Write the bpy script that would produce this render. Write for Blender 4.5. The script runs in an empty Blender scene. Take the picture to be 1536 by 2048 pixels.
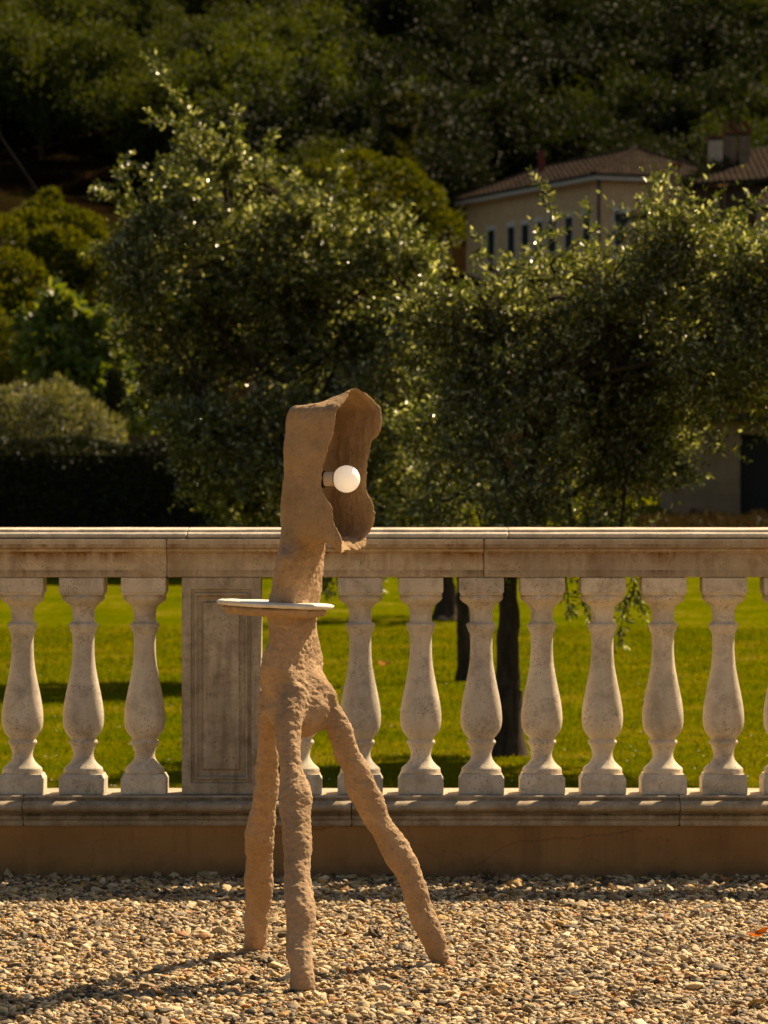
import bpy, bmesh, math, random
import numpy as np
from mathutils import Vector, Matrix, noise

random.seed(7)
RNG = np.random.default_rng(7)
sc = bpy.context.scene
COL = sc.collection
R = math.radians

# ------------------------------------------------------------------ camera, sky, sun, exposure
EYE = 1.21
FPX = 7680.0            # 135 mm lens on a 36 mm tall frame, in pixels of a 2048 px tall picture
cam_d = bpy.data.cameras.new('camera'); cam = bpy.data.objects.new('camera', cam_d); COL.objects.link(cam)
cam.location = (0, 0, EYE); cam.rotation_euler = (R(90), 0, 0)
cam_d.sensor_fit = 'VERTICAL'; cam_d.sensor_height = 36; cam_d.sensor_width = 27; cam_d.lens = 135
cam_d.clip_start = 0.1; cam_d.clip_end = 3000
cam_d.dof.use_dof = True; cam_d.dof.focus_distance = 10.02; cam_d.dof.aperture_fstop = 10.5
sc.camera = cam

SUN_AZ, SUN_EL = R(43), R(44.5)      # behind the balustrade, towards the right
SUN = Vector((math.sin(SUN_AZ)*math.cos(SUN_EL), math.cos(SUN_AZ)*math.cos(SUN_EL), math.sin(SUN_EL)))
world = bpy.data.worlds.new('World'); sc.world = world; world.use_nodes = True
wn = world.node_tree; bg = wn.nodes['Background']
sky = wn.nodes.new('ShaderNodeTexSky'); sky.sky_type = 'NISHITA'; sky.sun_disc = False
sky.sun_elevation = SUN_EL; sky.sun_rotation = SUN_AZ; sky.dust_density = 2.0
wn.links.new(sky.outputs[0], bg.inputs[0]); bg.inputs[1].default_value = 0.05
sl = bpy.data.lights.new('sun', 'SUN'); sun = bpy.data.objects.new('sun', sl); COL.objects.link(sun)
sl.energy = 5.0; sl.angle = R(0.53); sl.color = (1.0, 0.86, 0.66)
sun.rotation_euler = SUN.to_track_quat('Z', 'Y').to_euler(); sun.location = (20, 20, 30)
vs = sc.view_settings
sc.display_settings.display_device = 'sRGB'
vs.view_transform = 'Standard'; vs.look = 'None'; vs.gamma = 1.0; vs.use_curve_mapping = False
vs.exposure = 0.96
try:
    vs.use_white_balance = True; vs.white_balance_temperature = 8100; vs.white_balance_tint = 10
except Exception:
    pass
sc.cycles.max_bounces = 8; sc.cycles.diffuse_bounces = 4; sc.cycles.transparent_max_bounces = 8

# ------------------------------------------------------------------ helpers
def px(x, y, Y):
    """the point at distance Y that a pixel of the 1536 x 2048 photograph looks at"""
    return Vector(((x-768)/FPX*Y, Y, EYE-(y-1024)/FPX*Y))

def tag(o, label=None, cat=None, group=None, kind=None):
    if label: o['label'] = label
    if cat: o['category'] = cat
    if group: o['group'] = group
    if kind: o['kind'] = kind
    return o

def link(name, me, m=None, parent=None, loc=None):
    o = bpy.data.objects.new(name, me); COL.objects.link(o)
    if m is not None and me is not None and not me.materials: me.materials.append(m)
    if parent: o.parent = parent
    if loc is not None: o.location = loc
    return o

def empty(name, loc=(0, 0, 0)):
    o = bpy.data.objects.new(name, None); COL.objects.link(o); o.location = loc
    o.empty_display_size = 0.1
    return o

def np_mesh(name, V, F, smooth=False):
    """F: int array (n, k)"""
    V = np.asarray(V, dtype=np.float32); F = np.asarray(F, dtype=np.int32)
    me = bpy.data.meshes.new(name)
    me.vertices.add(len(V)); me.vertices.foreach_set('co', V.ravel())
    k = F.shape[1]
    me.loops.add(F.size); me.loops.foreach_set('vertex_index', F.ravel())
    me.polygons.add(len(F)); me.polygons.foreach_set('loop_start', np.arange(0, F.size, k, dtype=np.int32))
    try: me.polygons.foreach_set('loop_total', np.full(len(F), k, dtype=np.int32))
    except Exception: pass
    me.polygons.foreach_set('use_smooth', np.full(len(F), smooth, dtype=bool))
    me.update(calc_edges=True); me.validate()
    return me

def bm_mesh(name, bm, smooth=False):
    me = bpy.data.meshes.new(name); bmesh.ops.recalc_face_normals(bm, faces=bm.faces)
    bm.to_mesh(me); bm.free()
    if smooth: me.polygons.foreach_set('use_smooth', [True]*len(me.polygons))
    return me

def add_box(bm, x0, x1, y0, y1, z0, z1, mi=0):
    vs_ = [bm.verts.new(p) for p in ((x0,y0,z0),(x1,y0,z0),(x1,y1,z0),(x0,y1,z0),(x0,y0,z1),(x1,y0,z1),(x1,y1,z1),(x0,y1,z1))]
    for f in ((0,3,2,1),(4,5,6,7),(0,1,5,4),(1,2,6,5),(2,3,7,6),(3,0,4,7)):
        bm.faces.new([vs_[i] for i in f]).material_index = mi

def box_mesh(name, x0, x1, y0, y1, z0, z1, bevel=0.0, seg=2):
    bm = bmesh.new(); add_box(bm, x0, x1, y0, y1, z0, z1)
    if bevel: bmesh.ops.bevel(bm, geom=list(bm.edges), offset=bevel, segments=seg, affect='EDGES', profile=0.6)
    return bm_mesh(name, bm)

def tube_arrays(pts, rad, n=8):
    """pts list of Vector, rad list -> V, F (quads) incl. end caps as degenerate-free fans to a centre vertex"""
    P = [Vector(p) for p in pts]; V = []; F = []
    ref = Vector((0.31, 0.87, 0.37)).normalized()
    for i, p in enumerate(P):
        t = (P[min(i+1, len(P)-1)]-P[max(i-1, 0)]).normalized()
        u = t.cross(ref).normalized(); w = t.cross(u).normalized()
        for j in range(n):
            a = 2*math.pi*j/n
            V.append(p+(u*math.cos(a)+w*math.sin(a))*rad[i])
    for i in range(len(P)-1):
        for j in range(n):
            F.append((i*n+j, i*n+(j+1) % n, (i+1)*n+(j+1) % n, (i+1)*n+j))
    return V, F

class Acc:
    def __init__(s): s.V = []; s.F = []; s.n = 0
    def add(s, V, F):
        s.V.append(np.asarray([tuple(v) for v in V], dtype=np.float32) if not isinstance(V, np.ndarray) else V)
        s.F.append(np.asarray(F, dtype=np.int32)+s.n); s.n += len(V)
    def mesh(s, name, smooth=False): return np_mesh(name, np.concatenate(s.V), np.concatenate(s.F), smooth)

# ------------------------------------------------------------------ materials
def mat(name, base, rough=0.8, spec=0.3):
    m = bpy.data.materials.new(name); m.use_nodes = True
    b = m.node_tree.nodes['Principled BSDF']
    b.inputs['Base Color'].default_value = (*base, 1); b.inputs['Roughness'].default_value = rough
    b.inputs['Specular IOR Level'].default_value = spec
    return m

class NT:
    def __init__(s, m): s.t = m.node_tree; s.b = s.t.nodes['Principled BSDF']
    def n(s, typ, **kw):
        o = s.t.nodes.new(typ)
        for k, v in kw.items():
            if k.startswith('_'): setattr(o, k[1:], v)
            else: o.inputs[k.replace('__', ' ')].default_value = v
        return o
    def l(s, a, b): s.t.links.new(a, b)
    def coord(s, scale=(1, 1, 1), kind='Object'):
        tc = s.n('ShaderNodeTexCoord'); mp = s.n('ShaderNodeMapping'); mp.inputs['Scale'].default_value = scale
        s.l(tc.outputs[kind], mp.inputs['Vector']); return mp.outputs[0]
    def noise(s, vec, scale, detail=5, rough=0.6, dist=0.0):
        o = s.n('ShaderNodeTexNoise'); o.inputs['Scale'].default_value = scale; o.inputs['Detail'].default_value = detail
        o.inputs['Roughness'].default_value = rough; o.inputs['Distortion'].default_value = dist
        if vec is not None: s.l(vec, o.inputs['Vector'])
        return o.outputs['Fac']
    def ramp(s, fac, stops, interp='LINEAR'):
        o = s.n('ShaderNodeValToRGB'); e = o.color_ramp; e.interpolation = interp
        while len(e.elements) < len(stops): e.elements.new(0.5)
        for el, (p, c) in zip(e.elements, stops):
            el.position = p; el.color = (*c, 1) if len(c) == 3 else c
        s.l(fac, o.inputs[0]); return o.outputs[0]
    def mix(s, fac, a, b, blend='MIX'):
        o = s.n('ShaderNodeMix'); o.data_type = 'RGBA'; o.blend_type = blend
        for v, i in ((fac, 0), (a, 6), (b, 7)):
            if isinstance(v, (int, float)): o.inputs[i].default_value = v
            elif isinstance(v, tuple): o.inputs[i].default_value = (*v, 1)
            else: s.l(v, o.inputs[i])
        return o.outputs[2]
    def math(s, op, a, b=0.0):
        o = s.n('ShaderNodeMath'); o.operation = op
        for v, i in ((a, 0), (b, 1)):
            if isinstance(v, (int, float)): o.inputs[i].default_value = v
            else: s.l(v, o.inputs[i])
        return o.outputs[0]
    def bump(s, h, strength=0.5, dist=0.01, prev=None):
        o = s.n('ShaderNodeBump'); o.inputs['Strength'].default_value = strength; o.inputs['Distance'].default_value = dist
        s.l(h, o.inputs['Height'])
        if prev is not None: s.l(prev, o.inputs['Normal'])
        return o.outputs[0]

def stone_mat(name, base=(0.66, 0.575, 0.46), dark=(0.24, 0.20, 0.15), streak=0.5, rust=0.3, grime=0.95, bands=None):
    m = mat(name, base, 0.85, 0.25); q = NT(m)
    co = q.coord(kind='Object')
    oi = q.n('ShaderNodeObjectInfo')
    off = q.n('ShaderNodeVectorMath'); off.operation = 'MULTIPLY_ADD'
    off.inputs[1].default_value = (1, 1, 1)
    cmb = q.n('ShaderNodeCombineXYZ'); q.l(q.math('MULTIPLY', oi.outputs['Random'], 37.0), cmb.inputs[0]); q.l(q.math('MULTIPLY', oi.outputs['Random'], 11.0), cmb.inputs[2])
    q.l(co, off.inputs[0]); q.l(cmb.outputs[0], off.inputs[2]); v = off.outputs[0]
    big = q.noise(v, 5.0, 6, 0.62)
    c = q.ramp(big, [(0.3, tuple(k*0.78 for k in base)), (0.5, base), (0.72, tuple(min(1, k*1.15) for k in base))])
    # vertical drip streaks
    mp = q.n('ShaderNodeMapping'); mp.inputs['Scale'].default_value = (16, 16, 1.6); q.l(v, mp.inputs['Vector'])
    st = q.ramp(q.noise(mp.outputs[0], 1.0, 4, 0.7), [(0.46, (0, 0, 0)), (0.70, (1, 1, 1))])
    c = q.mix(q.math('MULTIPLY', st, streak*0.6), c, dark)
    # soft grey grime patches
    g = q.ramp(q.noise(v, 13.0, 10, 0.78, 0.2), [(0.47, (0, 0, 0)), (0.66, (1, 1, 1))])
    c = q.mix(q.math('MULTIPLY', g, grime*0.7), c, tuple(k*1.1 for k in dark))
    # rusty lichen
    r = q.ramp(q.noise(v, 7.0, 7, 0.7, 1.0), [(0.54, (0, 0, 0)), (0.70, (1, 1, 1))])
    c = q.mix(q.math('MULTIPLY', r, rust), c, (0.30, 0.155, 0.055))
    if bands:
        sx = q.n('ShaderNodeSeparateXYZ'); q.l(co, sx.inputs[0])
        mp2 = q.n('ShaderNodeMapping'); mp2.inputs['Scale'].default_value = (30, 30, 1.2); q.l(v, mp2.inputs['Vector'])
        drip = q.ramp(q.noise(mp2.outputs[0], 1.0, 5, 0.75), [(0.40, (0, 0, 0)), (0.62, (1, 1, 1))])
        long_ = q.ramp(q.noise(v, 2.6, 4, 0.6), [(0.38, (0.15, .15, .15)), (0.6, (1, 1, 1))])
        for (zt_, depth_, colr, amt) in bands:
            g_ = q.math('DIVIDE', q.math('SUBTRACT', zt_, sx.outputs[2]), depth_)      # 0 at the ledge, 1 below it
            f_ = q.ramp(g_, [(0.0, (0, 0, 0)), (0.03, (1, 1, 1)), (0.25, (.75, .75, .75)), (1.0, (0, 0, 0))])
            f2 = q.math('MULTIPLY', q.math('MULTIPLY', f_, drip), long_)
            f3 = q.math('MULTIPLY', q.math('ADD', f2, q.math('MULTIPLY', q.math('MULTIPLY', f_, long_), .35)), amt)
            c = q.mix(f3, c, colr)
    # pits
    vo = q.n('ShaderNodeTexVoronoi'); vo.inputs['Scale'].default_value = 95; q.l(v, vo.inputs['Vector'])
    pit = q.ramp(vo.outputs['Distance'], [(0.14, (1, 1, 1)), (0.34, (0, 0, 0))])
    msk = q.ramp(q.noise(v, 10.0, 4, .7), [(0.48, (0, 0, 0)), (0.62, (1, 1, 1))])
    pf = q.math('MULTIPLY', pit, msk)
    c = q.mix(q.math('MULTIPLY', pf, 0.75), c, (0.11, 0.085, 0.06))
    c = q.mix(1.0, c, q.ramp(oi.outputs['Random'], [(0, (.84, .84, .86)), (1, (1.08, 1.06, 1.02))]), 'MULTIPLY')
    q.l(c, q.b.inputs['Base Color'])
    fine = q.noise(v, 160.0, 4, 0.6)
    n = q.bump(fine, 0.35, 0.002); n = q.bump(pf, -0.5, 0.003, n); n = q.bump(big, 0.25, 0.01, n)
    q.l(n, q.b.inputs['Normal'])
    return m

M_STONE = stone_mat('cast_stone')
M_RAIL = stone_mat('rail_stone', (0.53, 0.43, 0.305), (0.13, 0.085, 0.05), 0.7, 0.65, 0.5, bands=[(.909, .045, (.20, .085, .02), 1.0), (.934, .03, (.17, .075, .02), .8), (.848, .03, (.10, .07, .04), .7)])
M_PIER = stone_mat('pier_stone', (0.46, 0.385, 0.29), (0.085, 0.065, 0.045), 0.9, 0.3, 0.85)
M_BASE = stone_mat('base_stone', (0.52, 0.43, 0.315), (0.10, 0.07, 0.045), 0.6, 0.5, 0.6, bands=[(.098, .05, (.12, .075, .035), .7), (.045, .03, (.08, .055, .03), .8)])

def plaster_mat(name, a, b):
    m = mat(name, a, 0.9, 0.2); q = NT(m); v = q.coord()
    c = q.ramp(q.noise(v, 2.2, 7, 0.65), [(0.32, b), (0.62, a)])
    c = q.mix(q.math('MULTIPLY', q.ramp(q.noise(v, 14, 6, 0.7), [(0.55, (0,0,0)), (0.75, (1,1,1))]), 0.3), c, tuple(k*0.55 for k in b))
    q.l(c, q.b.inputs['Base Color'])
    q.l(q.bump(q.noise(v, 70, 5), 0.3, 0.004), q.b.inputs['Normal'])
    return m
M_PLASTER = plaster_mat('ochre_plaster', (0.42, 0.215, 0.080), (0.30, 0.15, 0.055))
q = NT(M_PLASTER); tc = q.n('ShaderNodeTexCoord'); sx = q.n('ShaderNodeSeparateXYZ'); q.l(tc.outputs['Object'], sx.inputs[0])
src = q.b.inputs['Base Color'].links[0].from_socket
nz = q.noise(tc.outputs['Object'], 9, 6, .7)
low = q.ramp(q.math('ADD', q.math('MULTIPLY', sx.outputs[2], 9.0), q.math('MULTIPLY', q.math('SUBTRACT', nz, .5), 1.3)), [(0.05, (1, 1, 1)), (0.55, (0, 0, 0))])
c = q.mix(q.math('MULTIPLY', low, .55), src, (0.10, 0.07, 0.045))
mp = q.n('ShaderNodeMapping'); mp.inputs['Scale'].default_value = (7, 7, .7); q.l(tc.outputs['Object'], mp.inputs[0])
c = q.mix(q.math('MULTIPLY', q.ramp(q.noise(mp.outputs[0], 1.0, 5, .7), [(.5, (0, 0, 0)), (.7, (1, 1, 1))]), .45), c, (0.14, 0.08, 0.035))
vo = q.n('ShaderNodeTexVoronoi'); vo.feature = 'DISTANCE_TO_EDGE'; vo.inputs['Scale'].default_value = 1.6
wp = q.n('ShaderNodeVectorMath'); wp.operation = 'ADD'; cb = q.n('ShaderNodeCombineXYZ'); q.l(q.math('MULTIPLY', nz, .35), cb.inputs[0]); q.l(q.math('MULTIPLY', nz, .1), cb.inputs[2]); q.l(tc.outputs['Object'], wp.inputs[0]); q.l(cb.outputs[0], wp.inputs[1]); q.l(wp.outputs[0], vo.inputs['Vector'])
c = q.mix(q.math('MULTIPLY', q.ramp(vo.outputs['Distance'], [(0.0, (1, 1, 1)), (0.004, (0, 0, 0))]), .5), c, (0.05, 0.03, 0.015))
q.l(c, q.b.inputs['Base Color'])
M_HOUSEWALL = plaster_mat('house_wall_ochre', (0.74, 0.48, 0.24), (0.62, 0.39, 0.19))
M_BARNWALL = plaster_mat('beige_render', (0.24, 0.165, 0.10), (0.18, 0.12, 0.07))
M_OLDWALL = plaster_mat('old_brown_wall', (0.11, 0.065, 0.04), (0.06, 0.035, 0.022))

def clay_mat():
    m = mat('raw_clay', (0.43, 0.29, 0.175), 0.95, 0.15); q = NT(m); v = q.coord()
    c = q.ramp(q.noise(v, 7, 7, 0.7, 0.4), [(0.30, (0.325, 0.210, 0.120)), (0.52, (0.435, 0.292, 0.178)), (0.70, (0.53, 0.365, 0.232))])
    c = q.mix(q.ramp(q.noise(v, 28, 6, .75), [(.5, (0, 0, 0)), (.72, (.5, .5, .5))]), c, (0.27, 0.17, 0.095))
    sp = q.ramp(q.noise(v, 130, 3, 0.65), [(0.58, (0, 0, 0)), (0.68, (1, 1, 1))])
    c = q.mix(q.math('MULTIPLY', sp, 0.6), c, (0.20, 0.115, 0.06))
    q.l(c, q.b.inputs['Base Color'])
    # fibrous straw-like relief
    mp = q.n('ShaderNodeMapping'); mp.inputs['Scale'].default_value = (60, 60, 170); mp.inputs['Rotation'].default_value = (0.25, 0.2, 0)
    tc = q.n('ShaderNodeTexCoord'); q.l(tc.outputs['Object'], mp.inputs['Vector'])
    fib = q.noise(mp.outputs[0], 1.0, 5, 0.7, 1.2)
    n = q.bump(fib, 0.9, 0.005); n = q.bump(q.noise(v, 300, 4, 0.7), 0.4, 0.0015, n)
    q.l(n, q.b.inputs['Normal'])
    return m
M_CLAY = clay_mat()
def clay_smooth():
    m = M_CLAY.copy(); m.name = 'smoothed_clay'
    for n in m.node_tree.nodes:
        if n.type == 'VALTORGB' and n.color_ramp.elements[0].color[0] > .1:
            for e in n.color_ramp.elements: e.color = (e.color[0]*.88, e.color[1]*.86, e.color[2]*.80, 1)
    for n in m.node_tree.nodes:
        if n.type == 'BUMP': n.inputs['Strength'].default_value *= 1.0
        if n.type == 'MAPPING' and n.inputs['Scale'].default_value[2] > 100: n.inputs['Scale'].default_value = (95, 95, 28)
    return m
M_CLAY2 = clay_smooth()
M_WHITECLAY = mat('white_glaze', (0.70, 0.66, 0.60), 0.6, 0.4)
q = NT(M_WHITECLAY); v = q.coord()
q.l(q.ramp(q.noise(v, 22, 6, 0.7), [(0.35, (0.58, 0.51, 0.43)), (0.6, (0.74, 0.70, 0.64))]), q.b.inputs['Base Color'])
q.l(q.bump(q.noise(v, 60, 5), 0.5, 0.004), q.b.inputs['Normal'])

def leaf_mat(name, cols, rough=0.45, trans=0.35, tcol=None, spec=0.5, objcol=False):
    m = bpy.data.materials.new(name); m.use_nodes = True; q = NT(m)
    g = q.n('ShaderNodeNewGeometry')
    c = q.ramp(g.outputs['Random Per Island'], [(i/(len(cols)-1), k) for i, k in enumerate(cols)])
    if objcol:
        oi = q.n('ShaderNodeObjectInfo'); c = q.mix(1.0, c, oi.outputs['Color'], 'MULTIPLY')
    q.l(c, q.b.inputs['Base Color']); q.b.inputs['Roughness'].default_value = rough; q.b.inputs['Specular IOR Level'].default_value = spec
    tr = q.n('ShaderNodeBsdfTranslucent'); q.l(q.mix(1.0, c, tcol or (1.5, 1.35, 0.4), 'MULTIPLY'), tr.inputs[0])
    ms = q.n('ShaderNodeMixShader'); ms.inputs[0].default_value = trans
    out = q.t.nodes['Material Output']
    q.l(q.b.outputs[0], ms.inputs[1]); q.l(tr.outputs[0], ms.inputs[2]); q.l(ms.outputs[0], out.inputs[0])
    return m
M_OLIVE = leaf_mat('olive_leaf', [(0.026, 0.038, 0.006), (0.038, 0.052, 0.008), (0.056, 0.070, 0.012), (0.085, 0.098, 0.018), (0.16, 0.17, 0.06), (0.60, 0.59, 0.46)], 0.28, 0.38, tcol=(1.6, 1.62, .6), spec=1.0)  # palest tone: silvery leaf undersides, and sun glints painted as leaf colour
for n_ in M_OLIVE.node_tree.nodes:
    if n_.type == 'VALTORGB':
        for e_, p_ in zip(n_.color_ramp.elements, (0, .24, .44, .60, .78, 1.0)): e_.position = p_
M_SILVER = leaf_mat('silver_leaf', [(0.06, 0.07, 0.03), (0.13, 0.14, 0.07), (0.30, 0.30, 0.20)], 0.5, 0.3)
M_FIG = leaf_mat('broad_leaf', [(0.06, 0.095, 0.016), (0.11, 0.155, 0.03), (0.20, 0.23, 0.07)], 0.45, 0.4)
M_FAR = leaf_mat('woodland_leaf', [(0.018, 0.023, 0.006), (0.03, 0.036, 0.008), (0.05, 0.053, 0.012)], 0.7, 0.3, spec=0.2, objcol=True)
M_HEDGE = leaf_mat('hedge_leaf', [(0.012, 0.018, 0.006), (0.02, 0.028, 0.008), (0.035, 0.04, 0.012)], 0.6, 0.12, spec=0.25)
M_YEW = leaf_mat('golden_shrub_leaf', [(0.04, 0.055, 0.004), (0.08, 0.095, 0.008), (0.14, 0.14, 0.014)], 0.6, 0.3, spec=0.2)
M_GRASS = leaf_mat('grass_blade', [(0.055, 0.08, 0.002), (0.085, 0.10, 0.003), (0.13, 0.12, 0.01)], 0.7, 0.5, tcol=(1.3, 1.25, 0.3), spec=0.05)
M_REDGRASS = leaf_mat('bronze_grass', [(0.02, 0.013, 0.006), (0.045, 0.026, 0.012), (0.035, 0.032, 0.010)], 0.6, 0.3, spec=0.2)
M_BARK = mat('olive_bark', (0.07, 0.05, 0.035), 0.95, 0.15)
q = NT(M_BARK); v = q.coord((14, 14, 3)); f = q.noise(v, 1.5, 7, 0.7, 0.8)
q.l(q.ramp(f, [(0.3, (0.022, 0.014, 0.009)), (0.65, (0.085, 0.06, 0.042))]), q.b.inputs['Base Color']); q.l(q.bump(f, 1.0, 0.03), q.b.inputs['Normal'])
M_TWIG = mat('olive_twig', (0.13, 0.09, 0.055), 0.85, 0.2)

# ------------------------------------------------------------------ terrain
TY = [12.9, 50, 60, 75, 100, 165, 220, 260, 450, 900]
TZ = [-0.3, -0.3, 0.07, 1.15, 3.0, 8.7, 19.5, 31.5, 92, 210]
def T(x, y):
    z = float(np.interp(y, TY, TZ))
    if y > 90: z += (noise.noise(Vector((x*0.03, y*0.03, 0)))*1.6)*min(1, (y-90)/60)
    return z
def grid_mesh(name, xs, ys, smooth=True):
    V = [(x, y, T(x, y)) for y in ys for x in xs]; n = len(xs)
    F = [(j*n+i, j*n+i+1, (j+1)*n+i+1, (j+1)*n+i) for j in range(len(ys)-1) for i in range(n-1)]
    return np_mesh(name, V, F, smooth)

M_LAWN = mat('lawn', (0.1, 0.12, 0.012), 0.95, 0.0)
q = NT(M_LAWN); v = q.coord()
a = q.noise(v, 0.9, 6, 0.65); mp = q.n('ShaderNodeMapping'); mp.inputs['Scale'].default_value = (9, 3.2, 3); tc = q.n('ShaderNodeTexCoord'); q.l(tc.outputs['Object'], mp.inputs[0])
b = q.noise(mp.outputs[0], 1.0, 8, 0.75)
c = q.ramp(a, [(0.3, (0.065, 0.088, 0.002)), (0.5, (0.105, 0.112, 0.003)), (0.62, (0.155, 0.138, 0.009)), (0.74, (0.22, 0.17, 0.035))])
c = q.mix(q.math('MULTIPLY', q.ramp(b, [(0.35, (1, 1, 1)), (0.6, (0, 0, 0))]), 0.6), c, (0.035, 0.052, 0.001))
q.l(c, q.b.inputs['Base Color'])
q.l(q.bump(b, 0.9, 0.05), q.b.inputs['Normal'])
M_HILL = mat('hill_ground', (0.05, 0.04, 0.015), 1.0, 0.0)
q = NT(M_HILL); v = q.coord()
q.l(q.ramp(q.noise(v, 0.12, 8, 0.7), [(0.35, (0.010, 0.0055, 0.0025)), (0.5, (0.017, 0.010, 0.004)), (0.68, (0.018, 0.018, 0.004))]), q.b.inputs['Base Color'])
q.l(q.bump(q.noise(v, 1.3, 8, 0.7), 1.0, 0.5), q.b.inputs['Normal'])

q = NT(M_GRASS); v = q.coord(); bc_ = q.b.inputs['Base Color'].links[0].from_socket
t_n = q.ramp(q.noise(v, .9, 6, .65), [(.36, (.9, 1.05, .6)), (.52, (1.3, 1.15, 1)), (.64, (1.9, 1.45, 2.5)), (.74, (2.9, 1.9, 8))])
cc = q.mix(1.0, bc_, t_n, 'MULTIPLY'); q.l(cc, q.b.inputs['Base Color'])
for n_ in list(M_GRASS.node_tree.nodes):
    if n_.type == 'MIX' and n_.outputs[2].links and n_.outputs[2].links[0].to_node.type == 'BSDF_TRANSLUCENT': q.l(cc, n_.inputs[6])
tag(link('lawn', grid_mesh('lawn', np.linspace(-60, 60, 25), np.concatenate([np.linspace(13.1, 80, 40)])), M_LAWN), 'sunlit green lawn behind the balustrade', None, kind='structure')
tag(link('hillside', grid_mesh('hillside', np.linspace(-320, 320, 90), np.concatenate([np.linspace(80, 260, 50), np.linspace(266, 900, 50)])), M_HILL), 'brown and green hillside rising behind the garden', None, kind='structure')

# gravel terrace ground
M_GBASE = mat('gravel_bed', (0.2, 0.15, 0.09), 0.95, 0.1)
q = NT(M_GBASE); v = q.coord()
vo = q.n('ShaderNodeTexVoronoi'); vo.inputs['Scale'].default_value = 75; q.l(v, vo.inputs['Vector'])
c = q.ramp(q.math('FRACT', q.math('MULTIPLY', vo.outputs['Distance'], 7.7)), [(0, (0.10, 0.08, 0.05)), (0.3, (0.27, 0.20, 0.10)), (0.6, (0.36, 0.27, 0.16)), (1, (0.4, 0.32, 0.2))])
q.l(c, q.b.inputs['Base Color']); q.l(q.bump(vo.outputs['Distance'], -0.8, 0.01), q.b.inputs['Normal'])
gb = np_mesh('gravel_bed', [(-40, -30, -.014), (40, -30, -.014), (40, 12.86, -.014), (-40, 12.86, -.014)], [(0, 1, 2, 3)])
tag(link('gravel_ground', gb, M_GBASE), 'gravel terrace ground in front of the balustrade', None, kind='structure')

# ------------------------------------------------------------------ gravel (geometry nodes instances)
def pebble_mat():
    m = mat('river_pebble', (0.4, 0.3, 0.2), 0.62, 0.35); q = NT(m)
    oi = q.n('ShaderNodeObjectInfo')
    c = q.ramp(oi.outputs['Random'], [(0.0, (0.045, 0.04, 0.036)), (0.13, (0.10, 0.09, 0.078)), (0.22, (0.20, 0.175, 0.145)), (0.32, (0.34, 0.27, 0.17)),
        (0.42, (0.45, 0.29, 0.10)), (0.50, (0.42, 0.35, 0.24)), (0.62, (0.52, 0.44, 0.30)), (0.74, (0.27, 0.21, 0.14)), (0.82, (0.56, 0.50, 0.39)), (0.91, (0.33, 0.15, 0.055)), (0.95, (0.64, 0.60, 0.52))], 'CONSTANT')
    v = q.coord(kind='Object')
    f = q.noise(v, 2.2, 5, 0.7, 1.0)
    c = q.mix(q.ramp(f, [(0.4, (0, 0, 0)), (0.75, (0.55, 0.55, 0.55))]), c, (0.24, 0.15, 0.07))
    c = q.mix(1.0, c, (1.25, 1.11, 0.87), 'MULTIPLY')
    gp = q.n('ShaderNodeNewGeometry')
    c = q.mix(1.0, c, q.ramp(q.noise(gp.outputs['Position'], 2.6, 5, .65), [(.33, (.62, .60, .58)), (.52, (1, 1, 1)), (.7, (1.1, 1.06, .98))]), 'MULTIPLY')
    q.l(c, q.b.inputs['Base Color']); q.l(q.bump(q.noise(v, 6, 4), 0.3, 0.1), q.b.inputs['Normal'])
    return m
M_PEB = pebble_mat()

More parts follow.
